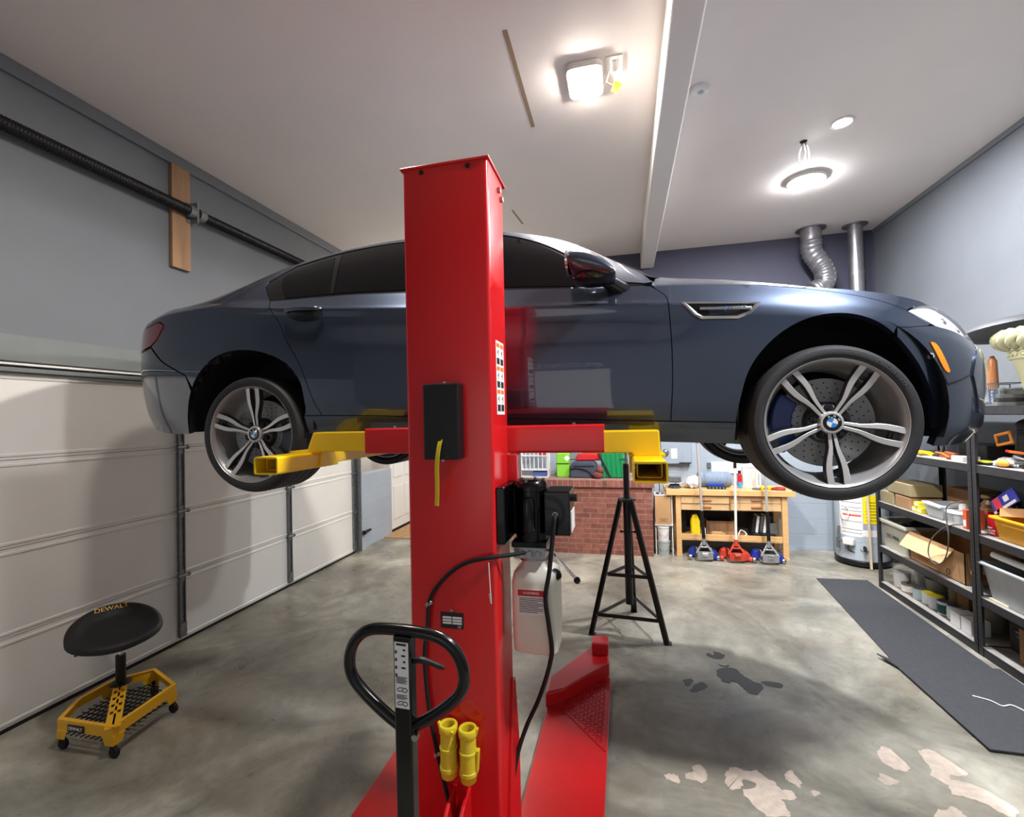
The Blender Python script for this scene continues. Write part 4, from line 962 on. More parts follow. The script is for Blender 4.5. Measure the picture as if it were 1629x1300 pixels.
npl = MB().b2((-.747,CYF-.0025,1.020),(-.649,CYF,1.084)).build('name_plate', M['ink'], lift, smooth=0)
b = MB()
for k in range(3):
    b.b2((-.738,CYF-.0032,1.038+.011*k),(-.700,CYF-.0024,1.046+.011*k)); b.b2((-.696,CYF-.0032,1.038+.011*k),(-.656,CYF-.0024,1.046+.011*k))
b.build('plate_fields', M['paper'], npl, smooth=0)
text('plate_mark', 'CE', .012, (-.667,CYF-.003,1.028), X, Z, M['paper'], npl, ext=.0003)
MB().cyl((-.698,CYF-.006,1.094),(-.698,CYF,1.094),.006,n=10).build('plate_rivet', M['steel'], npl)
hs = [(-.40,1.90,1.312),(-.455,1.84,1.316),(-.531,1.782,1.318),(-.620,1.782,1.296),(-.692,1.782,1.253),(-.758,1.782,1.185),(-.790,1.784,1.120),(-.80,1.786,1.02),(-.815,1.786,.90),(-.80,1.784,.70),(-.765,1.782,.52),(-.735,1.780,.40),(-.70,1.76,.30)]
MB().ring(cr(hs,7), .0085, n=10).build('hydraulic_hose', M['rubber'], lift)
for p in (hs[6], hs[10]): MB().box((p[0],p[1]+.004,p[2]),(.032,.024,.016),(0,R(-35),0)).build('hose_clamp', M['steel'], lift, bevel=.003)
MB().ring(cr([(-.532,1.776,1.30),(-.528,1.774,1.22),(-.525,1.776,1.14),(-.532,1.776,1.18)],4), .0022, n=6).build('cable_tie', M['paper'], lift)
# instruction sticker on the right flank
stk = MB().b2((CXR,1.868,1.882),(CXR+.0012,1.993,2.192)).build('warning_sticker', M['paper'], lift, smooth=0)
o1, k1 = MB(), MB()
for k in range(3):
    z = 2.172-.098*k
    for y0 in (1.876, 1.936):
        o1.b2((CXR+.001,y0,z-.006),(CXR+.0018,y0+.048,z+.010)); k1.b2((CXR+.001,y0+.003,z-.078),(CXR+.0018,y0+.046,z-.052))
        k1.bar((CXR+.0014,y0+.012,z-.032),(CXR+.0014,y0+.032,z-.018),.0008,.006); k1.ring([(CXR+.0014,y0+.034,z-.026),(CXR+.0014,y0+.026,z-.040),(CXR+.0014,y0+.016,z-.044)], .0012, n=5)
for k in range(4): k1.b2((CXR+.001,1.880,1.896-.0+.008*k),(CXR+.0016,1.980,1.898+.008*k))
o1.build('sticker_bands', M['orange'], stk, smooth=0); k1.build('sticker_print', M['ink'], stk, smooth=0)
# power unit
pu = MB(); pu.b2((CXR,1.815,1.36),(CXR+.038,2.10,1.59)).b2((CXR,1.99,1.36),(-.40,2.10,1.59)); pu_o = pu.build('power_unit', M['gblack'], lift, smooth=0, bevel=.006)
mo = MB(); MX, MY = -.392, 1.955
mo.lathe([(.0,1.335),(.068,1.335),(.070,1.35),(.066,1.352),(.066,1.56),(.070,1.562),(.071,1.585),(.060,1.600),(.0,1.603)], (MX,MY,0), n=32); mo.box((MX,MY,1.345),(.145,.14,.02)); mo.build('motor', M['gblack'], pu_o)
b = MB(); b.lathe([(0,1.40),(.026,1.40),(.031,1.41),(.031,1.52),(.024,1.538),(.0,1.541)], (MX-.002,MY-.062,0), n=20); b.build('capacitor', M['gblack'], pu_o)
b = MB()
for k in range(6): a = R(60*k+20); b.cyl((MX+.055*math.cos(a),MY+.055*math.sin(a),1.592),(MX+.055*math.cos(a),MY+.055*math.sin(a),1.607),.007,n=6)
b.build('motor_bolts', M['steel'], pu_o, smooth=20)
MB().b2((-.327,1.90,1.383),(-.222,2.06,1.562)).build('switch_box', M['gblack'], pu_o, smooth=0, bevel=.004)
MB().b2((-.222,1.93,1.39),(-.2195,2.05,1.475)).build('switch_label', M['paper'], pu_o, smooth=0)
MB().cyl((-.222,1.98,1.525),(-.200,1.98,1.525),.016,n=16).build('push_button', M['black'], pu_o)
MB().cyl((-.280,1.90,1.47),(-.280,1.885,1.47),.012,n=12).build('cable_gland', M['steel'], pu_o)
mf = MB(); mf.b2((-.455,1.885,1.288),(-.325,2.03,1.335)); mf.cyl((-.43,1.885,1.31),(-.43,1.868,1.31),.013,n=8); mf.cyl((-.39,1.885,1.308),(-.39,1.865,1.308),.016,n=6); mf.cyl((-.352,1.885,1.312),(-.352,1.868,1.312),.013,n=8); mf.lathe([(0,1.272),(.055,1.272),(.055,1.29),(0,1.29)],(MX,1.955,0),n=24)
mf.build('manifold', M['steel'], pu_o, smooth=30, bevel=.002)
# tank with rounded shoulders
b = MB(); secs = [(.90,.080,.070),(.912,.092,.082),(1.0,.095,.086),(1.19,.095,.086),(1.225,.088,.080),(1.245,.062,.062),(1.275,.055,.055)]
vs = []; fs = []; m_ = None
for z, hx, hy in secs:
    rr = rrect(hx*2, hy*2, min(.03, hx*.6), 5); m_ = len(rr); vs += [(-.376+x, 1.965+y, z) for x, y in rr]
for i in range(len(secs)-1):
    for j in range(m_): fs.append((i*m_+j,i*m_+(j+1)%m_,i*m_+m_+(j+1)%m_,i*m_+m_+j))
fs += [tuple(reversed(range(m_))), tuple(range((len(secs)-1)*m_, len(secs)*m_))]
b.add(vs, fs).build('oil_tank', M['tank'], pu_o, smooth=50)
MB().cyl((-.301,1.935,1.205),(-.285,1.925,1.222),.024,n=20).build('tank_cap', M['black'], pu_o)
tl = MB().b2((-.443,1.8778,1.065),(-.332,1.8795,1.167)).build('tank_label', M['paper'], pu_o, smooth=0)
MB().b2((-.441,1.8772,1.140),(-.334,1.8780,1.165)).build('label_header', M['redlab'], pu_o, smooth=0)
text('label_word', 'WARNING', .014, (-.387,1.877,1.152), X, Z, M['paper'], pu_o, ext=.0003)
b = MB()
for k in range(9): b.b2((-.436,1.8773,1.130-.007*k),(-.338-.02*(k % 3 == 2),1.8779,1.1325-.007*k))
b.build('label_lines', M['ink'], pu_o, smooth=0)
MB().ring([(-.325,1.93,1.315),(-.295,1.92,1.312),(-.287,1.915,1.295),(-.205,1.90,1.215)], .006, n=8).build('lowering_lever', M['chrome'], pu_o)
MB().ball((-.200,1.899,1.208), .014).build('lever_knob', M['gblack'], pu_o)
cp = [(-.280,1.89,1.47),(-.280,1.868,1.462),(-.284,1.862,1.43),(-.292,1.86,1.36),(-.305,1.855,1.25),(-.322,1.85,1.15),(-.312,1.85,1.05),(-.303,1.86,.95),(-.315,1.90,.88),(-.35,1.98,.76),(-.40,2.04,.62),(-.455,2.05,.50),(-.495,2.02,.38),(-.515,1.95,.22),(-.52,1.87,.10),(-.50,1.75,.045),(-.46,1.5,.045)]
tag(MB().ring(cr(cp,8), .0095, n=10).build('power_cord', M['rubber'], lift), 'black mains cord hanging from the switch box')
# two yellow extension tubes held on the column front
def ext_tube(x, z0, z1, tilt, label, wedge):
    t = thing('extension_tube', label, 'tube', (x, CYF-.04, z0), 'yellow extension tubes on the column')
    cy = CYF-.046; b = MB()
    b.lathe([(.024,z1-.004),(.024,z0+.06),(.0,z0+.06)], (x,cy,0), n=28, cap=False)
    b.lathe([(.026,z0),(.030,z0+.004),(.034,z0+.03),(.036,z0+.032),(.036,z0+.045),(.033,z0+.047),(.033,z0+.11),(.0355,z0+.112),(.0355,z0+.12),(.0315,z0+.122),(.0315,z1-.035),(.036,z1-.03),(.037,z1-.004),(.034,z1),(.026,z1),(.024,z1-.004)], (x,cy,0), n=32, cap=False)
    b.lathe([(.0,z0),(.026,z0)], (x,cy,0), n=20, cap=False)
    o = b.build('tube_body', M['plasty'], t, smooth=40)
    g = MB()
    if wedge: g.box((x+.038,cy,z0+.085),(.010,.022,.085),(0,R(4),0)); g.box((x+.036,cy,z1-.012),(.008,.016,.03),(0,R(14),0))
    else: g.box((x-.036,cy,z1-.012),(.008,.016,.03),(0,R(-14),0)); g.box((x+.012,cy-.026,z0+.155),(.012,.012,.085),(0,R(18),0))
    g.build('clip', M['plasty'], t, smooth=0, bevel=.002)
    MB().b2((x-.012,cy+.034,z0+.12),(x+.012,CYF,z0+.16)).build('hook', M['steel'], t, smooth=0)
ext_tube(-.706, .462, .668, 0, 'left yellow extension tube held on the front of the red column', False)
ext_tube(-.625, .456, .662, 0, 'right yellow extension tube held on the front of the red column', True)
sc = mat('scuff_mark', (150,52,46), rough=.6)
for x, z in ((-.708,.715),(-.640,.710)):
    MB().ring([(x+.033*math.cos(R(t)),CYF-.0003,z+.026*math.sin(R(t))) for t in range(0,360,15)], .0012, n=5, closed=True).build('scuff_ring', sc, lift)
# ================================================================ STOOL
M['vinyl'] = mat('black_vinyl', (22,22,24), rough=.55, bump=.08, bscale=150); M['dwy'] = mat('stool_yellow', (236,176,22), rough=.38, coat=.2)
st = thing('rolling_stool', 'low rolling work stool with black seat and yellow steel base, by the garage door', 'stool', (-3.1,2.33,0))
HX = [(-3.24,2.05),(-2.84,2.06),(-2.89,2.49),(-3.22,2.62),(-3.37,2.45),(-3.36,2.23)]
b = MB(); n = 6; cxs, cys = -3.12, 2.33
def ins(p, k): 
    v = Vector((cxs-p[0], cys-p[1])); v.normalize(); return (p[0]+v.x*k, p[1]+v.y*k)
o0 = HX; i0 = [ins(p, .028) for p in HX]; i1 = [ins(p, .004) for p in HX]
vs = [(x,y,.18) for x,y in o0]+[(x,y,.18) for x,y in i0]+[(x,y,.176) for x,y in i0]+[(x,y,.176) for x,y in i1]+[(x,y,.118) for x,y in i1]+[(x,y,.118) for x,y in o0]
fs = []
for k in range(6):
    k2_ = (k+1) % 6
    for i in range(n): j = (i+1) % n; fs.append((k*n+i,k*n+j,k2_*n+j,k2_*n+i))
b.add(vs, fs); b.build('base_frame', M['dwy'], st, smooth=0, bevel=.003)
legs = [HX[0],HX[1],HX[2],HX[3],HX[4]]
for (x, y) in legs:
    ix, iy = ins((x,y), .022); i = HX.index((x,y)); p0, p1 = HX[i-1], HX[(i+1) % 6]; L = MB()
    for q in (p0, p1):
        v = (Vector(q)-Vector((x,y))).normalized(); nrm = Vector((-v.y, v.x)); nrm = nrm if nrm.dot(Vector((cxs-x, cys-y))) > 0 else -nrm
        P = [(0,.07),(0,.12),(.075,.12),(.055,.07)]
        L.prism(P if True else P, .004, ((x,y,0), (v.x,v.y,0), Z))
    lg = L.build('leg', M['dwy'], st, smooth=0)
    c = MB(); c.cyl((ix,iy,.05),(ix,iy,.10),.010,n=10); c.b2((ix-.012,iy-.012,.05),(ix+.012,iy+.012,.064)); c.build('caster_stem', M['black'], lg)
    MB().lathe([(.0,-.012),(.026,-.012),(.030,-.008),(.030,.008),(.026,.012),(.0,.012)], (ix+.008,iy,.030), n=20, axis='Y').build('caster_wheel', M['rubber'], lg)
mw2 = MB(); mid = HX[1]; px_, py_ = -3.275, 2.43
v = Vector((mid[0]-px_, mid[1]-py_)); Lh = v.length; v.normalize(); nn = Vector((-v.y, v.x))
def sp2(a, c, z): return (px_+v.x*a+nn.x*c, py_+v.y*a+nn.y*c, z)
holes = [.10,.19,.28,.37]; w2 = .036
quad = lambda a0,a1,c0,c1: mw2.add([sp2(a0,c0,.172),sp2(a1,c0,.172),sp2(a1,c1,.172),sp2(a0,c1,.172),sp2(a0,c0,.176),sp2(a1,c0,.176),sp2(a1,c1,.176),sp2(a0,c1,.176)], [(3,2,1,0),(4,5,6,7),(0,1,5,4),(1,2,6,5),(2,3,7,6),(3,0,4,7)])
quad(0,Lh,-w2,-.026); quad(0,Lh,.026,w2); quad(0,Lh,-.005,.005)
e = [0]+sum([[h_,h_+.038] for h_ in holes],[])+[Lh]
for k in range(0,len(e),2): quad(e[k],e[k+1],-.026,.026)
for h_ in holes:
    for sg in (1,-1):
        mw2.add([sp2(h_,.005*sg,.172),sp2(h_+.038,.005*sg,.172),sp2(h_+.038,.014*sg,.172),sp2(h_,.005*sg,.176),sp2(h_+.038,.005*sg,.176),sp2(h_+.038,.014*sg,.176)], [(0,1,2),(3,4,5),(0,1,4,3),(1,2,5,4),(2,0,3,5)])
mw2.build('centre_strip', M['dwy'], st, smooth=0)
tray = MB()
def tray_bar(x, y):
    q = np.array([(x if x is not None else -3.40+.01*i, y if y is not None else 2.0+.01*i) for i in range(66)]); k = q[pip([ins(p, .015) for p in HX], q)]
    if len(k) > 2:
        a, c = k[0], k[-1]; z = .085 if x is None else .08
        tray.b2((a[0], a[1], z), (c[0]+(.006 if x is not None else 0), c[1]+(.006 if y is not None else 0), z+.005))
for k in range(14): 
    tray_bar(None, 2.10+.036*k)
for k in range(12): tray_bar(-3.32+.037*k, None)
tag(tray.build('mesh_tray', M['black'], st, smooth=0), kind='stuff')
MB().cyl((px_,py_,.17),(px_,py_,.36),.028,n=20).lathe([(.06,.176),(.06,.182),(.03,.195),(.0,.195)],(px_,py_,0),n=24).build('gas_column', M['black'], st)
MB().cyl((px_,py_,.35),(px_,py_,.52),.013,n=16).build('piston', M['chrome'], st)
SX, SY, SZ = -3.225, 2.365, .545
bd = Vector((-.90,.43)).normalized(); td = Vector((.43,.90)).normalized()
def seat_p(r, th, top=True):
    c, s_ = math.cos(th), math.sin(th); back = max(0, c)**.8
    Rr = .215*(1-.10*max(0,-c)**2)*(1+.04*s_*s_)
    a, l = c*r*Rr, s_*r*Rr*1.1
    rim = max(0, (r-.62)/.25); rim = min(1, rim); rim = rim*rim*(3-2*rim)
    edge = max(0, (r-.9)/.1)
    if top: z = .010 + rim*(.014+.022*back) + .26*a + .03*back*r*r - .016*edge*edge
    else: z = -.028*(r < .9) - .012 + .26*a + .03*back*r*r
    return (SX+bd.x*a+td.x*l, SY+bd.y*a+td.y*l, SZ+z)
rs = [.02,.2,.4,.55,.64,.72,.80,.88,.95,1.0]; NT = 48; b = MB(); vs = []
prof_ = [(r, True) for r in rs]+[(r, False) for r in (1.0,.95,.8,.4,.02)]
for r, tp_ in prof_:
    for j in range(NT): vs.append(seat_p(r*(1.0 if not (r == 1.0) else 1.0), 2*PI*j/NT, tp_))
fs = []
for i in range(len(prof_)-1):
    for j in range(NT): fs.append((i*NT+j,i*NT+(j+1) % NT,(i+1)*NT+(j+1) % NT,(i+1)*NT+j))
fs += [tuple(range(NT)), tuple(range((len(prof_)-1)*NT, len(prof_)*NT))]
b.add(vs, fs); seat = b.build('seat', M['vinyl'], st, smooth=60)
MB().b2((px_-.07,py_-.07,.515),(px_+.07,py_+.07,.545)).build('seat_plate', M['black'], st, bevel=.004)
MB().bar((px_+.02,py_-.05,.52),(px_+.05,py_-.30,.50),.012,.008).build('height_lever', M['black'], st, bevel=.003)
# lettering on the raised back rim
p = Vector(seat_p(.80, R(3))); q1, q2 = Vector(seat_p(.70, R(3))), Vector(seat_p(.9, R(3)))
up_ = (q2-q1).normalized(); tx = Vector((td.x,td.y,0)); tx = (tx-up_*tx.dot(up_)).normalized()
nz = tx.cross(up_); 
if nz.z < 0: tx = -tx; nz = -nz
text('seat_lettering', 'DEWALT', .042, tuple(p+nz*.006), tuple(tx), tuple(up_), M['dwy'], st, ext=.003, sx=1.05)
bp_ = ((HX[0][0]+HX[1][0])/2-.06, (HX[0][1]+HX[1][1])/2)
MB().b2((bp_[0]-.06,bp_[1]-.006,.122),(bp_[0]+.06,bp_[1]-.001,.160)).build('base_badge', M['ink'], st, smooth=0)
text('badge_lettering', 'DEWALT', .026, (bp_[0],bp_[1]-.007,.141), X, Z, M['paper'], st, ext=.0005)
# ================================================================ UNDERHOIST STAND
M['satin'] = mat('satin_black', (34,32,32), rough=.4)
us = thing('tripod_stand', 'tall black tripod support stand on the floor under the car', 'stand', (0,4.2,0))
Fq = [(-.312,4.075),(.300,4.02),(.045,4.62)]; hub = (.005,4.2)
for (x, y) in Fq:
    v = Vector((hub[0]-x, hub[1]-y, 0)).normalized(); top = (hub[0]-v.x*.045, hub[1]-v.y*.045, 1.14)
    b = MB(); d_x = Vector((-v.y, v.x, 0))
    b.bar((x,y,.0),top,.052,.006,up=tuple(v)); b.bar((x+d_x.x*.024,y+d_x.y*.024,.002),(top[0]+d_x.x*.024,top[1]+d_x.y*.024,1.14),.006,.045,up=tuple(v))
    b.b2((x-.03,y-.03,0),(x+.03,y+.03,.006)); b.build('leg', M['satin'], us, smooth=0)
for zf in (.165, .50):
    for i in range(3):
        a = Vector((*Fq[i],0)).lerp(Vector((*hub,1.14)), zf/1.14); c = Vector((*Fq[(i+1) % 3],0)).lerp(Vector((*hub,1.14)), zf/1.14)
        MB().bar(tuple(a),tuple(c),.030,.005,up=(0,1,0) if i == 0 else (1,.4,0)).build('brace', M['satin'], us, smooth=0)
        MB().cyl((a.x,a.y-.02,a.z),(a.x,a.y-.026,a.z),.007,n=8).build('brace_bolt', M['steel'], us)
MB().cyl((*hub,.235),(*hub,1.15),.033,n=20).build('outer_column', M['satin'], us)
b = MB(); b.lathe([(.0,1.12),(.075,1.12),(.075,1.14),(.03,1.145),(.0,1.145)],(*hub,0),n=6); b.cyl((hub[0]-.05,hub[1]-.03,.86),(hub[0]+.06,hub[1]-.03,.86),.006,n=8); b.ball((hub[0]+.06,hub[1]-.03,.86),.011); b.ball((hub[0]-.055,hub[1]-.03,.86),.011); b.cyl((hub[0]+.07,hub[1]-.05,.82),(hub[0]+.11,hub[1]-.06,.78),.006,n=6)
b.build('hub_plate', M['satin'], us)
MB().cyl((*hub,1.14),(*hub,1.43),.026,n=18).lathe([(.0,1.42),(.024,1.42),(.024,1.44),(.012,1.445),(.0,1.445)],(*hub,0),n=18).build('inner_column', M['satin'], us)
b = MB(); b.cyl((*hub,1.44),(*hub,1.60),.010,n=12); b.cyl((hub[0]-.055,hub[1]-.01,1.475),(hub[0]+.0,hub[1]-.01,1.48),.005,n=8); b.lathe([(.0,1.47),(.018,1.47),(.018,1.49),(.0,1.49)],(*hub,0),n=12); b.build('screw_head', M['steel'], us)
MB().lathe([(.0,1.60),(.045,1.60),(.05,1.605),(.05,1.62),(.0,1.62)],(*hub,0),n=24).build('saddle', M['satin'], us)
# ================================================================ BRICK KNEE WALL AND WHAT STANDS ON IT
def brick_mat(name, soldier=False):
    m = bpy.data.materials.new(name); n, l = nodes(m); bs = n['Principled BSDF']; bs.inputs['Roughness'].default_value = .85
    tc = n.new('ShaderNodeTexCoord'); sep = n.new('ShaderNodeSeparateXYZ'); cm = n.new('ShaderNodeCombineXYZ'); l.new(tc.outputs['Object'], sep.inputs[0])
    ad = n.new('ShaderNodeMath'); ad.operation = 'ADD'; l.new(sep.outputs['X'], ad.inputs[0]); l.new(sep.outputs['Y'], ad.inputs[1])
    l.new(ad.outputs[0], cm.inputs['X']); l.new(sep.outputs['Z'], cm.inputs['Y'])
    t = n.new('ShaderNodeTexBrick'); l.new(cm.outputs[0], t.inputs['Vector']); t.inputs['Scale'].default_value = 1
    t.inputs['Brick Width'].default_value = .075 if soldier else .205; t.inputs['Row Height'].default_value = .2 if soldier else .069; t.inputs['Mortar Size'].default_value = .006
    t.offset = 0 if soldier else .5
    t.inputs['Color1'].default_value = lin((150,92,78)); t.inputs['Color2'].default_value = lin((118,70,60)); t.inputs['Mortar'].default_value = lin((150,118,106)); t.inputs['Bias'].default_value = -.1; t.inputs['Mortar Smooth'].default_value = .2
    nz_ = n.new('ShaderNodeTexNoise'); nz_.inputs['Scale'].default_value = 14; l.new(tc.outputs['Object'], nz_.inputs['Vector']); nz_.inputs['Detail'].default_value = 6
    rp = n.new('ShaderNodeValToRGB'); rp.color_ramp.elements[0].position = .3; rp.color_ramp.elements[1].position = .75; rp.color_ramp.elements[0].color = (.7,.7,.7,1); rp.color_ramp.elements[1].color = (1.25,1.2,1.18,1); l.new(nz_.outputs['Fac'], rp.inputs['Fac'])
    mx = n.new('ShaderNodeMix'); mx.data_type = 'RGBA'; mx.blend_type = 'MULTIPLY'; mx.inputs[0].default_value = 1; l.new(t.outputs['Color'], mx.inputs[6]); l.new(rp.outputs['Color'], mx.inputs[7]); l.new(mx.outputs[2], bs.inputs['Base Color'])
    bp = n.new('ShaderNodeBump'); bp.inputs['Strength'].default_value = .6; bp.inputs['Distance'].default_value = .01; l.new(t.outputs['Fac'], bp.inputs['Height']); bp.invert = True; l.new(bp.outputs[0], bs.inputs['Normal'])
    return m
M['brick'] = brick_mat('red_brick'); M['brickcap'] = brick_mat('red_brick_cap', True)
slab('wall_brick', (-1.55,6.42,0), (.335,6.95,.905), M['brick'])
slab('trim_7', (-1.57,6.385,.905), (.365,6.97,1.0), M['brickcap'])
TZ = 1.0
M['lime'] = mat('lime_green', (128,200,60), rough=.45); M['slate'] = mat('slate_fabric', (62,68,82), rough=.8, bump=.2, bscale=80); M['grn'] = mat('dark_green', (10,128,74), rough=.5); M['redf'] = mat('red_fabric', (196,30,38), rough=.7)
M['wire'] = mat('white_wire', (222,222,222), rough=.4); M['blk'] = mat('dull_black', (24,24,26), rough=.6); M['card'] = mat('cardboard', (188,146,102), rough=.8, var=.08); M['cardd'] = mat('cardboard_dark', (140,102,70), rough=.85, var=.1)
t = thing('upright_case', 'lime green upright case standing on the brick wall', 'case', (-.86,6.7,TZ))
MB().prism(rrect(.185,.34,.03), .12, ((-.86,6.76,TZ+.17), X, Z)).build('shell', M['lime'], t, bevel=.01)
MB().box((-.80,6.638,TZ+.27),(.06,.002,.06),(0,R(45),0)).build('price_tag', M['paper'], t, smooth=0)
MB().b2((-.955,6.632,TZ+.19),(-.765,6.639,TZ+.2)).build('strap', M['blk'], t, smooth=0)
t = thing('travel_bag', 'slate grey travel bag standing on the brick wall between the green items', 'bag', (-.57,6.68,TZ))
pr = [(-.19,0),(.18,0),(.185,.18),(.15,.225),(-.13,.225),(-.18,.17)]
MB().prism(pr, .22, ((-.57,6.79,TZ), X, Z)).build('body', M['slate'], t, bevel=.02, seg=3)
MB().ring(cr([(-.75,6.565,TZ+.13),(-.64,6.56,TZ+.14),(-.5,6.56,TZ+.10),(-.43,6.565,TZ+.01)],5), .012, n=8).build('piping', M['blk'], t)
MB().b2((-.70,6.562,TZ+.16),(-.42,6.569,TZ+.172)).build('zip', M['blk'], t, smooth=0)
tag(MB().prism([(-.38/2,0),(.19,0),(.18,.10),(-.15,.1)], .12, ((-.50,6.83,TZ+.228), X, Z)).build('red_cushion', M['redf'], bevel=.02, seg=3), 'red fabric bundle on top of the slate grey travel bag', 'bundle')
tag(MB().prism([(-.12,0),(.12,0),(.13,.12),(-.12,.12)], .10, ((-.69,6.86,TZ+.228), X, Z)).build('grey_pouch', mat('grey_cloth', (120,124,134), rough=.8), bevel=.02), 'pale grey pouch on top of the travel bag, left of the red bundle', 'pouch')
t = thing('ribbed_bag', 'dark green ribbed bag standing on the brick wall at its right end', 'bag', (-.15,6.68,TZ))
MB().prism([(-.18,0),(.17,0),(.17,.36),(-.20,.36)], .2, ((-.13,6.78,TZ), X, Z)).build('body', M['grn'], t, bevel=.02)
for k in range(6): MB().bar((-.29+.062*k,6.578,TZ+.01),(-.305+.062*k,6.578,TZ+.35),.02,.012,up=(0,1,0)).build('rib', M['grn'], t, bevel=.003)
MB().bar((-.36,6.566,TZ+.34),(-.20,6.566,TZ+.005),.03,.006,up=(0,1,0)).build('strap', M['blk'], t, smooth=0)
[text('lettering', c_, .05, (-.015+.03*i_,6.567,TZ+.30), X, Z, M['paper'], t) for i_, c_ in enumerate('IS')]
tag(MB().ball((-.365,6.51,TZ+.05),(.07,.045,.05)).ball((-.34,6.51,TZ+.12),(.05,.04,.05)).build('brown_cloth', mat('maroon_cloth', (120,62,58), rough=.85, var=.3, vscale=18)), 'crumpled maroon cloth between the travel bag and the green bag', 'cloth')
t = thing('wire_rack', 'white wire rack standing on the brick wall beside the motor', 'rack', (-1.25,6.7,TZ))
for k in range(7): MB().cyl((-1.45+.06*k,6.62,TZ+.10),(-1.45+.06*k,6.62,TZ+.50),.007,n=8).build('upright', M['wire'], t)
for z in (.0,.10,.30,.50): MB().b2((-1.47,6.60,TZ+z),(-1.07,6.76,TZ+z+.012)).build('shelf', M['wire'], t, smooth=0)
for x in (-1.47,-1.075): MB().b2((x,6.60,TZ),(x+.015,6.615,TZ+.52)).b2((x,6.745,TZ),(x+.015,6.76,TZ+.52)).build('end_post', M['wire'], t, smooth=0)
tag(MB().b2((-1.30,6.63,TZ+.012),(-1.10,6.74,TZ+.08)).build('blue_carton', mat('blue_carton', (70,96,150), rough=.6), bevel=.004), 'small blue carton on the lowest shelf of the white wire rack', 'carton')
tag(MB().b2((-1.20,6.64,TZ+.312),(-1.10,6.74,TZ+.45)).build('red_carton', mat('red_carton', (170,60,60), rough=.6), bevel=.004), 'small red carton on the wire rack shelf', 'carton')
# narrow white shelf with carton and pails between brick wall and bench
t = thing('carton_stand', 'narrow white stand holding the cardboard carton, right of the brick wall', 'stand', (.47,6.62,0))
MB().b2((.365,6.52,.780),(.595,6.80,.792)).build('top', M['white'], t, smooth=0); MB().b2((.365,6.50,.392),(.595,6.80,.404)).build('shelf', M['white'], t, smooth=0)
for x in (.37,.58): 
    for y in (6.53,6.78): MB().b2((x,y,0),(x+.012,y+.012,.785)).build('leg', M['white'], t, smooth=0)
t = thing('cardboard_carton', 'upright tan cardboard carton on the narrow white stand beside the brick wall', 'carton', (.47,6.6,.404))
MB().b2((.372,6.50,.405),(.570,6.76,.772)).build('body', M['card'], t, smooth=0, bevel=.003)
b = MB()
for q in ((-.05,-.025,.05,-.022),(-.05,.022,.05,.025),(-.05,-.025,-.047,.025),(.047,-.025,.05,.025),(-.03,-.008,.03,-.004),(-.03,.006,.03,.010)): b.b2((.475+q[0],6.4985,.462+q[1]),(.475+q[2],6.5,.462+q[3]))
b.build('print', M['ink'], t, smooth=0)
tag(MB().cyl((.44,6.6,.80),(.44,6.6,1.02),.006,n=8).lathe([(.0,.80),(.05,.80),(.045,.815),(0,.815)],(.44,6.6,0),n=16).build('desk_rod', M['steel']), 'thin steel rod on a round foot standing on the white stand', 'rod')
for k, (z0, m_, lab) in enumerate(((0, mat('clear_pail', (170,176,176), rough=.25), 'grey translucent pail on the floor below the cardboard carton'), (.19, M['white'], 'white pail stacked on the grey pail below the cardboard carton'))):
    t = thing('pail', lab, 'pail', (.47,6.55,z0))
    MB().lathe([(0,z0),(.068,z0),(.078,z0+.17),(.083,z0+.172),(.083,z0+.186),(.0,z0+.186)],(.47,6.55,0),n=24).build('body', m_, t)
    MB().ring(cr([(.392,6.52,z0+.15),(.42,6.47,z0+.10),(.47,6.455,z0+.08),(.52,6.47,z0+.10),(.548,6.52,z0+.15)],4), .003, n=6).build('handle', M['steel'], t)
# ================================================================ WORKBENCH
M['pine'] = mat('light_pine', (222,176,118), rough=.5, var=.12, vscale=5, stretch=(1,4,8)); M['pine2'] = mat('pale_plywood', (214,176,128), rough=.55, var=.1, vscale=6)
wb = thing('workbench', 'light pine workbench with drawers against the back wall', 'workbench', (1.27,6.75,0))
BX0, BX1, BY0, BY1 = .515, 2.04, 6.46, 6.97
MB().b2((BX0,BY0,.800),(BX1,BY1,.870)).build('worktop', M['pine'], wb, smooth=0, bevel=.004)
for x in (.632, 1.895):
    for y in (6.50, 6.87): MB().b2((x,y,.03),(x+.065,y+.065,.80)).b2((x-.005,y-.005,0),(x+.07,y+.07,.03)).build('leg', M['pine'], wb, smooth=0, bevel=.003)
MB().b2((.697,6.51,.225),(1.895,6.93,.245)).b2((.698,6.512,.21),(1.894,6.53,.29)).build('lower_shelf', M['pine'], wb, smooth=0, bevel=.002)
MB().b2((.690,6.53,.60),(1.90,6.90,.80)).build('drawer_case', M['pine2'], wb, smooth=0)
for (x0,x1,z0,z1,hx) in ((.70,1.285,.695,.785,1.01),(.70,1.285,.605,.69,1.01),(1.295,1.885,.705,.785,1.60),(1.295,1.885,.61,.70,1.60)):
    d = MB().b2((x0,6.505 if z0 < .69 or hx > 1.2 else 6.49,z0),(x1,6.53,z1)).build('drawer', M['pine2'], wb, smooth=0, bevel=.003)
    MB().prism(rrect(.12,.020,.009), .018, ((hx,6.505 if z0 < .69 or hx > 1.2 else 6.49,(z0+z1)/2), X, Z)).build('drawer_pull', mat('pull_wood', (170,112,70), rough=.45), d, bevel=.003)
MB().b2((.70,6.92,.29),(1.89,6.93,.60)).build('back_panel', M['blk'], wb, smooth=0)
BT = .870
t = thing('bench_vise', 'dark grey bench vise on the left end of the workbench', 'vise', (.64,6.65,BT))
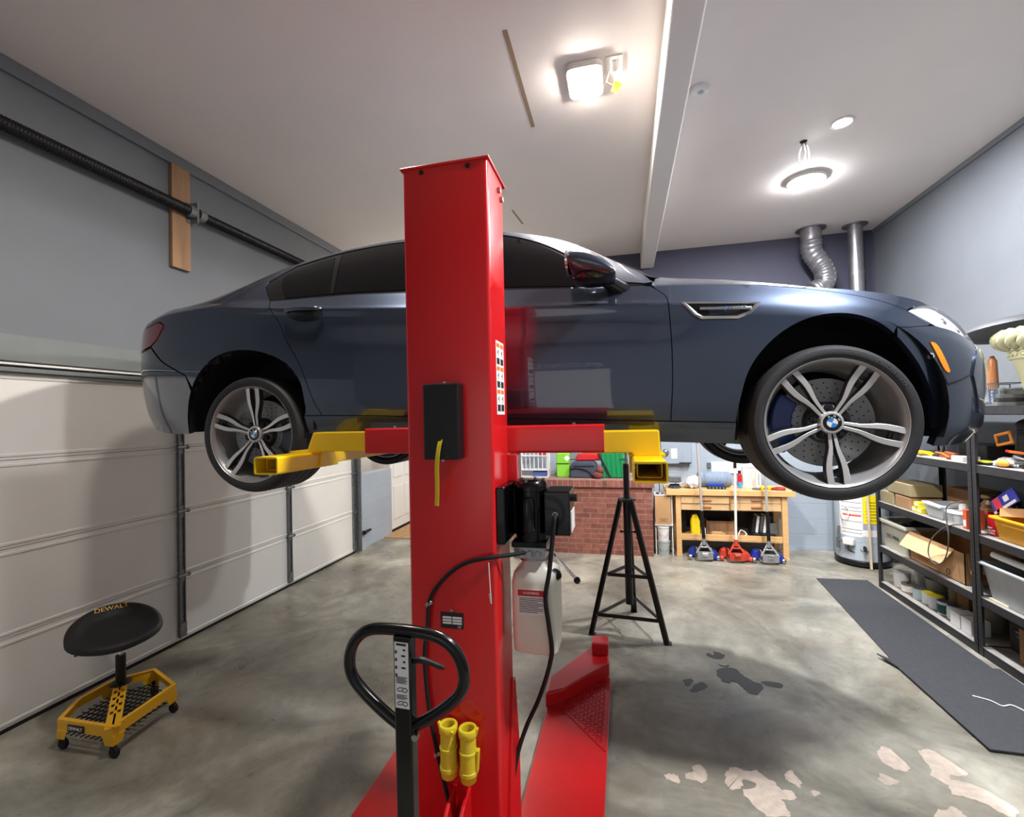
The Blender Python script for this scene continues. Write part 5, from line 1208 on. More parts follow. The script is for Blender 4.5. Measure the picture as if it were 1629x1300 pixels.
MB().lathe([(.0,BT),(.085,BT),(.075,BT+.03),(.045,BT+.05),(.0,BT+.05)],(.64,6.66,0),n=20).build('swivel_base', M['slate'], t)
MB().b2((.58,6.60,BT+.045),(.70,6.78,BT+.13)).build('body', M['slate'], t, bevel=.012); MB().b2((.565,6.555,BT+.09),(.715,6.59,BT+.16)).b2((.565,6.62,BT+.09),(.715,6.65,BT+.16)).build('jaw', M['galv'], t, bevel=.004)
MB().cyl((.64,6.47,BT+.085),(.64,6.60,BT+.085),.012,n=12).cyl((.56,6.48,BT+.085),(.72,6.48,BT+.085),.006,n=8).build('screw_handle', M['steel'], t)
def clump(b, c, s_, n=9, seed=1):
    rnd = random.Random(seed)
    for k in range(n):
        b.ball((c[0]+rnd.uniform(-.5,.5)*s_[0], c[1]+rnd.uniform(-.5,.5)*s_[1], c[2]+rnd.uniform(.2,.6)*s_[2]), (s_[0]*rnd.uniform(.18,.3), s_[1]*rnd.uniform(.2,.35), s_[2]*rnd.uniform(.22,.4)), 10, 7)
    return b
def crumple(c, s_, seed, n=26, m_=14):
    b = MB(); rnd = random.Random(seed); ph = [rnd.uniform(0,6.28) for _ in range(6)]; vs = []; fs = []
    for i in range(m_+1):
        t_ = PI*i/m_
        for j in range(n):
            a = 2*PI*j/n; k = 1+.16*math.sin(3*a+ph[0]+2*t_)+.10*math.sin(7*a+ph[1]-3*t_)+.07*math.sin(11*a+ph[2])+.05*rnd.uniform(-1,1)
            vs.append((c[0]+s_[0]*.5*k*math.sin(t_)*math.cos(a), c[1]+s_[1]*.5*k*math.sin(t_)*math.sin(a), max(c[2]+.0005, c[2]+s_[2]*.48*(1+math.cos(t_)*k*.95)-.01)))
    for i in range(m_):
        for j in range(n): fs.append((i*n+j,(i+1)*n+j,(i+1)*n+(j+1) % n,i*n+(j+1) % n))
    return b.add(vs, fs)
M['film'] = mat('clear_film', (200,204,210), rough=.25, spec=.6)
tag(crumple((.865,6.66,BT),(.22,.20,.17),3).build('plastic_bag', M['film'], smooth=30), 'crumpled clear plastic bag on the workbench beside the vise', 'bag')
t = thing('blanket_roll', 'rolled grey-blue moving blanket on the workbench', 'blanket', (1.17,6.76,BT))
b = MB(); prf = [(.0,.94),(.05,.945),(.085,.95),(.10,.97),(.102,1.1),(.105,1.2),(.10,1.34),(.085,1.365),(.05,1.37),(.0,1.372)]
b.lathe([(r,h_) for r,h_ in prf],(0,6.78,BT+.102),n=28,axis='X'); b.build('roll', mat('blanket_grey', (132,146,164), rough=.95, var=.2, vscale=60, bump=.5, bscale=70), t, smooth=50)
t = thing('socket_tray', 'blue and black socket tray in front of the blanket roll', 'socket set', (1.15,6.58,BT))
MB().b2((1.04,6.55,BT),(1.26,6.61,BT+.038)).build('tray', M['black'], t, smooth=0, bevel=.004); MB().b2((1.045,6.61,BT),(1.255,6.66,BT+.066)).build('rail', mat('tool_blue', (34,70,170), rough=.4), t, smooth=0, bevel=.004)
for k in range(5): MB().cyl((1.065+.042*k,6.551,BT+.02),(1.065+.042*k,6.545,BT+.02),.011,n=10).build('socket', M['chrome'], t)
t = thing('spray_can', 'red and blue spray can on the workbench by the wire basket', 'spray can', (1.455,6.68,BT))
MB().lathe([(0,BT),(.026,BT),(.027,BT+.08),(.027,BT+.085)],(1.455,6.68,0),n=20,cap=False).build('lower_body', mat('can_blue', (80,150,200), rough=.3), t); MB().lathe([(.027,BT+.085),(.027,BT+.17),(.018,BT+.19),(0,BT+.19)],(1.455,6.68,0),n=20,cap=False).build('body', mat('can_red', (200,30,40), rough=.3), t); MB().lathe([(.018,BT+.187),(.018,BT+.23),(0,BT+.232)],(1.455,6.68,0),n=16,cap=False).build('cap', M['blk'], t)
t = thing('heater_grille', 'white wire heater grille standing on the workbench', 'grille', (1.60,6.74,BT))
b = MB(); b.ring([(x+1.60,6.74,z+BT+.15) for x,z in rrect(.24,.29,.04)], .006, n=6, closed=True); b.build('frame', M['wire'], t)
b = MB()
for k in range(11): b.cyl((1.49+.022*k,6.74,BT+.01),(1.49+.022*k,6.74,BT+.29),.0022,n=5)
for k in range(9): b.cyl((1.485,6.742,BT+.03+.03*k),(1.715,6.742,BT+.03+.03*k),.0022,n=5)
tag(b.build('grid', M['wire'], t), kind='stuff'); MB().b2((1.51,6.76,BT),(1.70,6.86,BT+.28)).build('heater_body', M['white'], t, bevel=.01)
t = thing('tool_case', 'small yellow tool case on the right of the workbench', 'tool case', (1.73,6.56,BT)); MB().b2((1.665,6.53,BT),(1.79,6.60,BT+.045)).build('case', M['yel'], t, bevel=.012); MB().b2((1.70,6.525,BT+.018),(1.75,6.53,BT+.03)).build('latch', M['blk'], t, smooth=0)
tag(crumple((1.62,6.56,BT),(.09,.07,.035),5).build('work_glove', M['galv'], smooth=40), 'small grey glove left of the yellow tool case', 'glove')
tag(crumple((1.88,6.56,BT),(.17,.10,.05),8).build('red_gloves', mat('red_glove', (150,48,44), rough=.8, var=.3, vscale=30), smooth=40), 'dark red work gloves at the right end of the workbench', 'gloves')
# things hanging on the wall behind the bench
t = thing('wall_box', 'grey electrical box with a paper notice on the wall above the vise', 'electrical box', (.68,7.0,1.1))
MB().b2((.50,6.96,1.16),(.90,YB,1.56)).build('case', mat('box_grey', (150,160,172), rough=.5), t, bevel=.006); MB().b2((.635,6.957,1.235),(.715,6.96,1.375)).build('notice', M['paper'], t, smooth=0); MB().ball((.56,6.95,1.32),(.045,.03,.05)).build('gauge', M['galv'], t); MB().b2((.74,6.95,1.165),(.90,6.96,1.18)).build('slot', M['ink'], t, smooth=0)
tag(MB().b2((1.12,YB-.03,1.10),(1.16,YB,1.17)).build('wall_clip', M['galv'], smooth=0), 'small grey clip on the back wall above the blanket roll', 'clip')
tag(MB().b2((1.17,YB-.02,1.02),(1.78,YB,1.18)).build('white_shelf_board', M['white'], smooth=0, bevel=.003), 'white board fixed to the wall behind the workbench', 'board')
# under the bench
LS = .245
t = thing('jug', 'yellow jug on the lower shelf of the workbench', 'jug', (.88,6.62,LS))
pj = [(-.055,0),(.055,0),(.058,.05),(.056,.20),(.03,.27),(.012,.29),(-.03,.28),(-.056,.20)]
MB().prism(pj, .10, ((.88,6.68,LS), X, Z)).build('body', mat('jug_yellow', (236,208,30), rough=.4), t, bevel=.012); MB().cyl((.872,6.63,LS+.285),(.872,6.63,LS+.315),.018,n=14).build('cap', M['blk'], t)
tag(MB().lathe([(0,LS),(.03,LS),(.03,LS+.09),(.012,LS+.12),(.012,LS+.14),(0,LS+.14)],(.985,6.64,0),n=16).build('white_bottle', M['white']), 'small white bottle right of the yellow jug', 'bottle')
t = thing('wooden_crate', 'flat wooden crate on the lower shelf of the workbench', 'crate', (1.21,6.75,LS)); MB().b2((1.035,6.70,LS),(1.385,6.72,LS+.18)).b2((1.035,6.72,LS),(1.055,6.9,LS+.18)).b2((1.365,6.72,LS),(1.385,6.9,LS+.18)).build('panel', M['wood'], t, smooth=0)
tag(MB().prism([(-.09,0),(.09,0),(.085,.045),(.05,.06),(-.07,.062),(-.09,.03)], .08, ((1.16,6.66,LS), X, Z)).build('paper_sack', M['card'], bevel=.006), 'small brown paper packet in front of the wooden crate', 'packet')
t = thing('binder_stack', 'stack of dark binders and papers on the right of the lower bench shelf', 'binders', (1.72,6.68,LS))
for k,(x0,x1,h_) in enumerate(((1.55,1.86,.03),(1.57,1.84,.025))): MB().b2((x0,6.58,LS+.03*k),(x1,6.82,LS+.03*k+h_)).build('binder', M['blk'], t, smooth=0, bevel=.003)
for k,m_ in enumerate((M['blk'],M['paper'],M['galv'],M['paper'],M['blk'])): MB().box((1.60+.045*k,6.74,LS+.165),(.03,.2,.21),(0,R(8),0)).build('file', m_, t, smooth=0)
tag(MB().b2((1.83,6.60,LS+.06),(1.86,6.7,LS+.2)).b2((1.74,6.6,LS+.06),(1.83,6.62,LS+.19)).build('manual', M['galv'], smooth=0), 'grey framed booklet leaning on the binders', 'booklet')
tag(MB().ring(cr([(1.36,6.56,LS+.008),(1.45,6.58,LS+.015),(1.50,6.60,LS+.05),(1.44,6.62,LS+.09),(1.40,6.6,LS+.03)],5), .007, n=6).build('white_cable', M['white']), 'white cable lying on the lower shelf between crate and binders', 'cable')
tag(MB().b2((.72,6.80,LS),(.80,6.9,LS+.3)).build('black_case', M['blk'], bevel=.008), 'dark upright case at the left end of the lower bench shelf', 'case')
# ================================================================ FLOOR JACKS
M['jblue'] = mat('jack_blue', (30,50,150), rough=.35, coat=.3); M['jred'] = mat('jack_red', (190,62,44), rough=.4, coat=.2); M['alum'] = mat('jack_aluminium', (176,178,182), rough=.35, metal=.7)
M['jpole'] = mat('jack_pole', (186,184,180), rough=.35, metal=.25)
def jack(x, y, body, wing, hcol, label, hx, grip=True, gripz=.66, topz=1.45, steel=None):
    t = thing('floor_jack', label, 'floor jack', (x, y, 0), 'floor jacks in front of the bench')
    b = MB()
    for sg in (1, -1): b.prism([(-.10,.03),(.20,.03),(.20,.11),(.02,.15),(-.10,.10)], .012, ((x+sg*.085, y, 0), Y, Z))
    b.b2((x-.09,y-.11,.03),(x+.09,y-.085,.125)); b.build('side_frames', body, t, smooth=0, bevel=.003)
    for sg in (1, -1):
        MB().prism([(.09,.02),(.165,.02),(.175,.05),(.15,.11),(.10,.135)], .10, ((x-0, y+.05, 0), (sg,0,0), Z)).build('wing', wing, t, smooth=0, bevel=.008)
        MB().lathe([(0,-.02),(.03,-.02),(.034,-.012),(.034,.012),(.03,.02),(0,.02)],(x+sg*.165,y-.03,.035),n=18,axis='X').build('caster', M['steel'] if steel is None else steel, t)
        MB().bar((x+sg*.10,y-.09,.10),(x+sg*.012,y-.04,.235),.022,.014,up=(0,1,0)).build('yoke_arm', body, t, smooth=0, bevel=.003)
    MB().b2((x-.045,y-.115,.06),(x+.045,y-.10,.13)).build('front_plate', body, t, smooth=0, bevel=.004)
    MB().cyl((x-.03,y-.12,.10),(x+.03,y-.12,.10),.022,n=14).build('release_valve', M['chrome'] if steel is None else steel, t)
    MB().cyl((x-.06,y-.05,.17),(x+.06,y-.05,.17),.012,n=10).build('cross_pin', body, t)
    top = (hx, y-.04, topz)
    def at_(z): f = (z-.20)/(topz-.20); return (x+(hx-x)*f, y-.05, z)
    h_ = MB().cyl(at_(.20), at_(topz), .0155, n=14).build('handle', hcol, t)
    MB().cyl(at_(.20), at_(.28), .024, n=14).build('socket', body, t)
    if grip: MB().cyl(at_(.25), at_(gripz), .0215, n=14).build('foam_sleeve', M['black'], h_)
    MB().cyl(at_(topz-.13), at_(topz), .019, n=14).build('grip', M['black'], h_)
jack(.945, 6.40, M['alum'], M['jblue'], M['jpole'], 'blue and silver floor jack on the left, handle upright', .893, True, .63, 1.62)
jack(1.318, 6.40, M['jred'], M['jred'], M['white'], 'red floor jack in the middle with a pale upright handle', 1.335, False, .6, 1.30, M['jred'])
jack(1.690, 6.39, M['alum'], M['jblue'], M['jpole'], 'blue and silver floor jack on the right, handle upright', 1.665, True, .64, 1.50)
# ================================================================ WATER HEATER
M['whgrey'] = mat('heater_grey', (172,182,192), rough=.4); M['wy'] = mat('label_yellow', (244,222,20), rough=.5)
wh = thing('water_heater', 'pale grey water heater with white and yellow labels in the back right corner', 'water heater', (2.80,6.58,0))
WX, WY, WR = 2.79, 6.58, .27
MB().lathe([(0,.02),(WR+.012,.02),(WR+.014,.07),(WR+.002,.08)],(WX,WY,0),n=48,cap=False).build('base_ring', M['black'], wh)
MB().lathe([(0,.0),(WR-.04,.0),(WR-.04,.03),(0,.03)],(WX,WY,0),n=24).build('foot', M['black'], wh)
MB().lathe([(0,.07),(WR,.07),(WR,.30),(WR+.002,.30),(WR+.002,.31),(WR,.31),(WR,1.46),(WR-.02,1.49),(0,1.50)],(WX,WY,0),n=48).build('tank', M['whgrey'], wh)
def patch(name, a0, a1, z0, z1, m_, off=.002):
    b = MB(); n = 14; vs = []; fs = []
    for r in (WR+off, WR+off-.0015):
        for i in range(n+1):
            a = R(a0+(a1-a0)*i/n)
            for z in (z0, z1): vs.append((WX+r*math.cos(a), WY+r*math.sin(a), z))
    for i in range(n): fs += [(i*2,i*2+2,i*2+3,i*2+1), (2*n+2+i*2,2*n+2+i*2+1,2*n+2+i*2+3,2*n+2+i*2+2)]
    return b.add(vs, fs).build(name, m_, wh, smooth=60)
# angles: camera looks from roughly -113 deg
patch('white_label', 196, 250, .36, .86, M['paper']); patch('yellow_label', 251, 283, .52, .86, M['wy']); patch('white_label', 250, 281, .37, .45, M['paper']); patch('grey_label', 250, 272, .455, .515, mat('lilac', (160,160,196), rough=.6))
patch('orange_bar', 206, 247, .600, .622, mat('orange_red', (220,96,70), rough=.6), .003)
for z in (.70,.535,.44,.66,.40,.76): patch('label_lines', 203, 248, z, z+.005, M['ink'], .003)
for k in range(7): patch('label_lines', 256, 279, .56+.035*k, .566+.035*k, M['ink'], .003)
patch('access_panel', 206, 262, .085, .19, M['whgrey'], .006)
def wp(a, z, r=0): a = R(a); return (WX+(WR+r)*math.cos(a), WY+(WR+r)*math.sin(a), z)
b = MB(); c = wp(222,.30,.03); b.box(c,(.06,.12,.085),(0,0,R(42))); b.build('gas_valve', M['white'], wh, bevel=.012)
MB().cyl(wp(252,.245,.0),wp(252,.245,.012),.045,n=24).build('drain_plate', M['whgrey'], wh); MB().cyl(wp(252,.245,.01),wp(252,.245,.05),.018,n=14).ball(wp(252,.23,.05),.02).build('drain_valve', M['blk'], wh)
for k in range(3): MB().ring(cr([wp(218+4*k,.265,.03),wp(216+5*k,.21,.04),wp(222+5*k,.175,.01)],4), .006, n=6).build('gas_tube', M['steel'] if k != 1 else M['black'], wh)
b = MB(); b.cyl(wp(200,.30,.05),wp(200,.46,.03),.014,n=10); b.cyl(wp(200,.20,.05),wp(200,.32,.05),.018,n=10); b.cyl(wp(200,.295,.05),wp(214,.295,.03),.012,n=10); b.build('gas_pipe', M['galv'], wh)
MB().ring(cr([wp(200,.85,.02),wp(203,.72,.02),wp(206,.60,.02),wp(212,.555,.03),wp(220,.58,.03),wp(224,.66,.02),wp(219,.71,.02),wp(212,.70,.02)],5), .006, n=7).build('flexible_line', M['paper'], wh)
tag(MB().bar((2.745,6.27,.005),(2.725,6.292,1.45),.028,.02,up=(1,0,0)).build('wooden_stick', mat('pale_stick', (222,200,170), rough=.6), smooth=0, bevel=.003), 'pale wooden stick leaning against the water heater', 'stick')
# ================================================================ STEEL SHELVING ALONG THE RIGHT WALL
M['shelf'] = mat('shelf_black', (44,44,47), rough=.48, var=.25, vscale=30, bump=.15, bscale=60); M['board'] = mat('shelf_board', (150,146,140), rough=.7, var=.2, vscale=10)
SXF, SXB = 2.56, 3.17
LV = [.065,.44,.905,1.43,1.872]
def shelving(y0, y1, label):
    t = thing('shelving_unit', label, 'shelving unit', (SXF, (y0+y1)/2, 0), 'black shelving units on the right wall')
    for x, sx_ in ((SXF,1),(SXB,-1)):
        for y, sy_ in ((y0,1),(y1,-1)):
            b = MB(); b.b2((x,y,0),(x+.042*sx_,y+.003*sy_,1.9)); b.b2((x,y,0),(x+.003*sx_,y+.042*sy_,1.9)); o = b.build('upright', M['shelf'], t, smooth=0)
            if sx_ > 0:
                b = MB()
                for k in range(46):
                    z = .02+.041*k
                    b.b2((x-.0006,y+.014*sy_,z),(x,y+.021*sy_,z+.022)); b.b2((x+.015,y-.0006*sy_,z),(x+.022,y,z+.022))
                tag(b.build('slots', M['ink'], o, smooth=0), kind='stuff')
    for z in LV:
        b = MB()
        for x, s_ in ((SXF+.004,1),(SXB-.004,-1)): b.b2((x,y0+.004,z-.064),(x+.004*s_,y1-.004,z)).b2((x,y0+.004,z-.064),(x+.03*s_,y1-.004,z-.060))
        for y, s_ in ((y0+.004,1),(y1-.004,-1)): b.b2((SXF+.004,y,z-.064),(SXB-.004,y+.004*s_,z))
        o = b.build('shelf', M['shelf'], t, smooth=0)
        MB().b2((SXF+.010,y0+.010,z-.013),(SXB-.010,y1-.010,z-.001)).build('board', M['board'], o, smooth=0)
shelving(4.285, 5.705, 'far black steel shelving unit beside the water heater'); shelving(2.86, 4.280, 'near black steel shelving unit at the right edge')
L0, L1, L2, L3, L4 = LV
def one(b, name, m_, label, cat, group=None, smooth=40, bevel=0, **k): return tag(b.build(name, m_, smooth=smooth, bevel=bevel, **k), label, cat, group)
# ---- shelf at hip height (L2)
M['khaki'] = mat('khaki_card', (150,138,104), rough=.6, var=.06); M['tanbox'] = mat('tan_box', (160,124,88), rough=.65)
for (y0,y1,z,m_,lab) in ((5.46,5.69,L2,M['khaki'],'khaki parts box, lower left of three beside the far post'),(5.17,5.42,L2,M['tanbox'],'tan parts box, lower right of the three parts boxes'),(5.16,5.56,L2+.125,M['khaki'],'khaki parts box lying on top of the other two')):
    one(MB().b2((2.60,y0,z),(2.86,y1,z+.115)), 'parts_box', m_, lab, 'box', 'parts boxes on the hip-high shelf', smooth=0, bevel=.006)
M['py'] = mat('pack_yellow', (216,206,70), rough=.5)
for k,(dy,dz,w) in enumerate(((0,0,0),(.075,0,0),(.035,.05,0))):
    t = thing('yellow_packet', ['yellow and white packet, far one of the pile beside the parts boxes','yellow and white packet, near one of the pile beside the clear tub','yellow and white packet on top of the small pile'][k], 'packet', (2.66,5.12-dy,L2+dz), 'yellow packets on the hip-high shelf')
    MB().b2((2.60,5.085-dy,L2+dz),(2.70,5.15-dy,L2+dz+.048)).build('carton', M['py'], t, smooth=0, bevel=.003); MB().b2((2.5985,5.09-dy,L2+dz+.016),(2.60,5.145-dy,L2+dz+.034)).build('label_band', M['paper'], t, smooth=0)
one(MB().b2((2.87,4.84,L2),(3.10,5.12,L2+.24)), 'brown_carton', M['cardd'], 'brown open carton behind the yellow packets', 'carton', smooth=0)
M['clear'] = mat('clear_plastic', (206,214,222), rough=.22, spec=.6, alpha=.75); M['clearlid'] = mat('white_plastic', (216,220,222), rough=.35)
t = thing('clear_tub', 'clear plastic tub with a white lid strap on the hip-high shelf', 'tub', (2.72,4.87,L2)); MB().tub((2.72,4.87,L2),(.17,.20),(.21,.25),.125).build('body', M['clear'], t, smooth=0); MB().bar((2.60,4.93,L2+.125),(2.62,4.74,L2+.11),.05,.012).build('lid_strap', M['clearlid'], t, smooth=0); MB().b2((2.65,4.79,L2+.004),(2.79,4.95,L2+.05)).build('contents', M['cardd'], t, smooth=0)
t = thing('round_container', 'round translucent food container with lid on the hip-high shelf', 'container', (2.70,4.62,L2)); MB().lathe([(0,L2),(.105,L2),(.118,L2+.09),(0,L2+.09)],(2.71,4.62,0),n=36).build('body', M['clear'], t); MB().lathe([(0,L2+.09),(.126,L2+.09),(.126,L2+.10),(.10,L2+.104),(0,L2+.103)],(2.71,4.62,0),n=36).build('lid', M['clearlid'], t)
one(MB().lathe([(0,L2+.104),(.03,L2+.104),(.028,L2+.15),(.012,L2+.16),(0,L2+.16)],(2.72,4.66,0),n=16), 'small_bottle', M['paper'], 'small white bottle lying on the round food container', 'bottle')
t = thing('orange_white_box', 'narrow orange and white box behind the joined shelf posts', 'box', (2.66,4.445,L2)); MB().b2((2.60,4.425,L2),(2.72,4.465,L2+.15)).build('carton', mat('box_orange', (206,92,52), rough=.55), t, smooth=0); MB().b2((2.5985,4.43,L2+.02),(2.60,4.46,L2+.07)).build('label_patch', M['paper'], t, smooth=0)
for k,(x,y,w,h_,lab) in enumerate(((2.86,4.72,.24,.20,'black lump of tools behind the round food container'),(2.9,4.45,.2,.22,'black lump of tools behind the orange and white box'))):
    one(crumple((x+.08,y,L2),(.22,w,h_),20+k), 'tool_bundle', M['blk'], lab, 'tools', 'dark bundles on the hip-high shelf', smooth=40)
t = thing('metal_lantern', 'small bronze lantern-like fitting beside the joined shelf posts', 'fitting', (2.72,4.52,L2+.16)); 
MB().b2((2.75,4.44,L2),(2.85,4.56,L2+.16)).build('block', M['cardd'], t, smooth=0); MB().lathe([(0,L2+.16),(.045,L2+.16),(.05,L2+.19),(.03,L2+.22),(.05,L2+.24),(.045,L2+.26),(0,L2+.26)],(2.80,4.50,0),n=16).build('fitting', mat('bronze', (110,90,66), rough=.4, metal=.6), t)
lp = [(2.60,4.45,1.12),(2.555,4.54,1.08),(2.54,4.56,1.0),(2.53,4.52,.80),(2.53,4.58,.62),(2.53,4.70,.545),(2.53,4.79,.60),(2.53,4.76,.72),(2.54,4.66,.83),(2.555,4.56,.90),(2.60,4.47,.935)]
one(MB().ring(cr(lp,7),.0048,n=8), 'cable_loop', mat('cable_grey', (90,88,86), rough=.5), 'grey cable hanging in a loop in front of the open cardboard box', 'cable')
M['redp2'] = mat('bucket_red', (196,20,36), rough=.4)
t = thing('plastic_pail', 'red plastic pail with white lettering beside the joined shelf posts', 'pail', (2.70,4.235,L2)); MB().lathe([(0,L2),(.044,L2),(.055,L2+.15),(.059,L2+.152),(.059,L2+.162),(.052,L2+.162),(.042,L2+.01),(0,L2+.01)],(2.68,4.238,0),n=28).build('body', M['redp2'], t)
for k,(s_,w) in enumerate((('MAX','.0'),('THE JOB',''),('STARTS',''))): text('lettering', s_, .017, (2.628-.004*(k == 0),4.222,L2+.062-.02*k), (.25,-1,0), (-.1,0,1), M['paper'], t, ext=.0012)
M['toty'] = mat('tote_yellow', (236,170,24), rough=.4)
t = thing('yellow_tote', 'yellow plastic tote full of parts on the near hip-high shelf', 'tote', (2.78,3.95,L2)); MB().tub((2.79,3.925,L2),(.33,.42),(.37,.46),.165,lip=.02).build('body', M['toty'], t, smooth=0, bevel=.006); MB().b2((2.592,3.86,L2+.115),(2.60,4.06,L2+.15)).build('grip', M['toty'], t, smooth=0, bevel=.004)
t = thing('blue_package', 'blue and white blister package leaning above the yellow tote', 'package', (2.72,4.16,L2+.17)); rt = Matrix.Rotation(R(-34),3,'X') ; 
MB().box((2.66,4.13,L2+.275),(.006,.26,.105),rt).build('card', mat('pack_blue', (52,60,170), rough=.4), t, smooth=0); MB().box((2.656,4.185,L2+.235),(.004,.07,.10),rt).build('red_patch', mat('pack_red', (214,70,90), rough=.5), t, smooth=0); MB().box((2.656,4.12,L2+.235),(.004,.24,.02),rt).build('white_edge', M['paper'], t, smooth=0); MB().box((2.656,4.11,L2+.30),(.004,.05,.04),rt).build('white_mark', M['paper'], t, smooth=0)
t = thing('torn_carton', 'torn brown cardboard tray lying in the yellow tote', 'carton', (2.80,3.98,L2+.17)); MB().box((2.80,3.99,L2+.195),(.30,.32,.06),(R(-8),R(10),R(10))).build('tray', M['card'], t, smooth=0); MB().box((2.78,3.90,L2+.235),(.16,.10,.004),(R(20),R(14),R(30))).build('flap', M['cardd'], t, smooth=0)
one(MB().lathe([(0,L2+.16),(.05,L2+.16),(.055,L2+.24),(0,L2+.245)],(2.68,3.85,0),n=20), 'cream_cup', mat('cream', (222,208,176), rough=.5), 'cream cup standing in the yellow tote at the right edge', 'cup')
one(crumple((2.80,4.24,L2),(.18,.10,.22),31), 'dark_parts', M['blk'], 'dark machine parts behind the red pail', 'parts')
# ---- shelf at knee height (L1)
M['mail'] = mat('mail_tote', (190,190,176), rough=.55, var=.05); M['mailink'] = mat('mail_ink', (60,70,96), rough=.6)
t = thing('mail_tote', 'pale grey lettered mail tote at the far end of the knee-high shelf', 'tote', (2.80,5.5,L1)); MB().tub((2.81,5.50,L1),(.36,.43),(.40,.46),.285,lip=.03).build('body', M['mail'], t, smooth=0, bevel=.004); text('lettering', 'U.S. MAIL', .055, (2.616,5.52,L1+.125), (0,-1,0), (-.07,0,1), M['mailink'], t, ext=.001); one(crumple((2.82,5.48,L1+.2),(.26,.34,.12),12), 'dark_rags', M['blk'], 'dark rags heaped inside the mail tote', 'rags')
t = thing('open_cardboard_box', 'open brown cardboard box with a folded-out flap on the knee-high shelf', 'cardboard box', (2.80,4.88,L1))
b = MB(); bx0, bx1, by0, by1, bh = 2.62, 2.98, 4.50, 5.24, .25
for a_, c_ in (((bx0,by0,L1),(bx0+.006,by1,L1+bh)),((bx1-.006,by0,L1),(bx1,by1,L1+bh)),((bx0,by0,L1),(bx1,by0+.006,L1+bh)),((bx0,by1-.006,L1),(bx1,by1,L1+bh)),((bx0,by0,L1),(bx1,by1,L1+.006))): b.b2(a_, c_)
b.build('carton_body', M['card'], t, smooth=0)
fl = MB(); fl.add([(bx0-.002,by0+.12,L1+bh+.004),(bx0-.002,by1,L1+bh+.004),(bx0-.075,by1+.03,L1+bh-.13),(bx0-.075,by0+.16,L1+bh-.13),(bx0+.003,by0+.12,L1+bh+.006),(bx0+.003,by1,L1+bh+.006),(bx0-.072,by1+.03,L1+bh-.127),(bx0-.072,by0+.16,L1+bh-.127)],[(0,1,2,3),(7,6,5,4),(0,4,5,1),(1,5,6,2),(2,6,7,3),(3,7,4,0)]); fl.build('front_flap', mat('cardboard_pale', (226,186,138), rough=.75), t, smooth=0)
fl = MB(); fl.add([(bx0+.02,by0,L1+bh),(bx1,by0,L1+bh),(bx1,by0-.07,L1+bh-.12),(bx0+.0,by0-.07,L1+bh-.14),(bx0+.02,by0+.005,L1+bh+.002),(bx1,by0+.005,L1+bh+.002),(bx1,by0-.066,L1+bh-.118),(bx0,by0-.066,L1+bh-.138)],[(0,1,2,3),(7,6,5,4),(0,4,5,1),(1,5,6,2),(2,6,7,3),(3,7,4,0)]); fl.build('end_flap', mat('cardboard_mid', (206,164,116), rough=.75), t, smooth=0)
rp_ = mat('print_red', (176,72,52), rough=.7); b = MB(); b.b2((bx0-.0012,4.88,L1+.07),(bx0,5.12,L1+.10)).b2((bx0-.0012,4.94,L1+.11),(bx0,5.10,L1+.125)).b2((bx0-.0012,4.96,L1+.05),(bx0,5.10,L1+.06)); b.build('red_print', rp_, t, smooth=0); MB().b2((bx0+.10,by0-.0012,L1+.05),(bx0+.28,by0,L1+.13)).build('end_print', rp_, t, smooth=0); MB().ring([(bx0-.001,4.70+.022*math.cos(R(q)),L1+.05+.022*math.sin(R(q))) for q in range(0,360,30)],.003,n=5,closed=True).build('recycle_mark', M['ink'], t)
M['frost'] = mat('frosted_tub', (176,182,184), rough=.35, var=.08, vscale=14)
t = thing('storage_tub', 'frosted grey storage tub on the near knee-high shelf', 'tub', (2.80,3.98,L1)); MB().tub((2.80,3.98,L1),(.38,.44),(.44,.53),.27,lip=.02).build('body', M['frost'], t, smooth=0, bevel=.006); MB().b2((2.66,3.85,L1+.02),(2.95,4.10,L1+.20)).build('contents', M['galv'], t, smooth=0)
one(MB().ring([(2.60,4.16,L1+.345),(2.66,3.55,L1+.30)],.022,n=14), 'white_tube', M['white'], 'long white tube lying across the storage tub', 'tube')
one(MB().b2((2.60,4.05,L1),(2.75,4.22,L1+.012)), 'cream_card', mat('cream_card', (236,220,180), rough=.7), 'cream card lying flat beside the storage tub', 'card', smooth=0)
one(crumple((2.94,4.375,L1),(.2,.13,.25),41), 'dark_bundle', M['blk'], 'dark bundle behind the open box, by the joined posts', 'bundle')
# ---- bottom shelf (L0)
def can(x, y, r, h_, m_, label, lid=None, band=None, z=L0, cat='paint can', grp='cans on the bottom shelf', taper=0):
    t = thing('paint_can', label, cat, (x,y,z), grp)
    MB().lathe([(0,z),(r-taper,z),(r,z+h_-.006),(r+.003,z+h_-.004),(r+.003,z+h_),(r-.006,z+h_-.002),(0,z+h_-.006)],(x,y,0),n=26).build('body', m_, t)
    if lid: MB().lathe([(0,z+h_-.004),(r-.004,z+h_-.004),(r-.004,z+h_+.004),(0,z+h_+.004)],(x,y,0),n=26).build('lid', lid, t)
    if band: MB().lathe([(r+.0005-taper*.6,z+h_*.12),(r+.0022-taper*.4,z+h_*.14),(r+.0022-taper*.2,z+h_*.78),(r+.0005,z+h_*.8)],(x,y,0),n=26,cap=False).build('label_band', band, t)
    return t
wv = M['clearlid']
can(2.70,5.56,.072,.145,wv,'white pail at the far end of the bottom shelf',taper=.008,cat='pail')
can(2.92,5.58,.09,.16,wv,'white pail standing behind the first pail, far end of the bottom shelf',taper=.01,cat='pail')
can(2.68,5.40,.060,.085,M['tanbox'],'tan can with a pale band next to the white pail',lid=M['steel'],band=M['paper'])
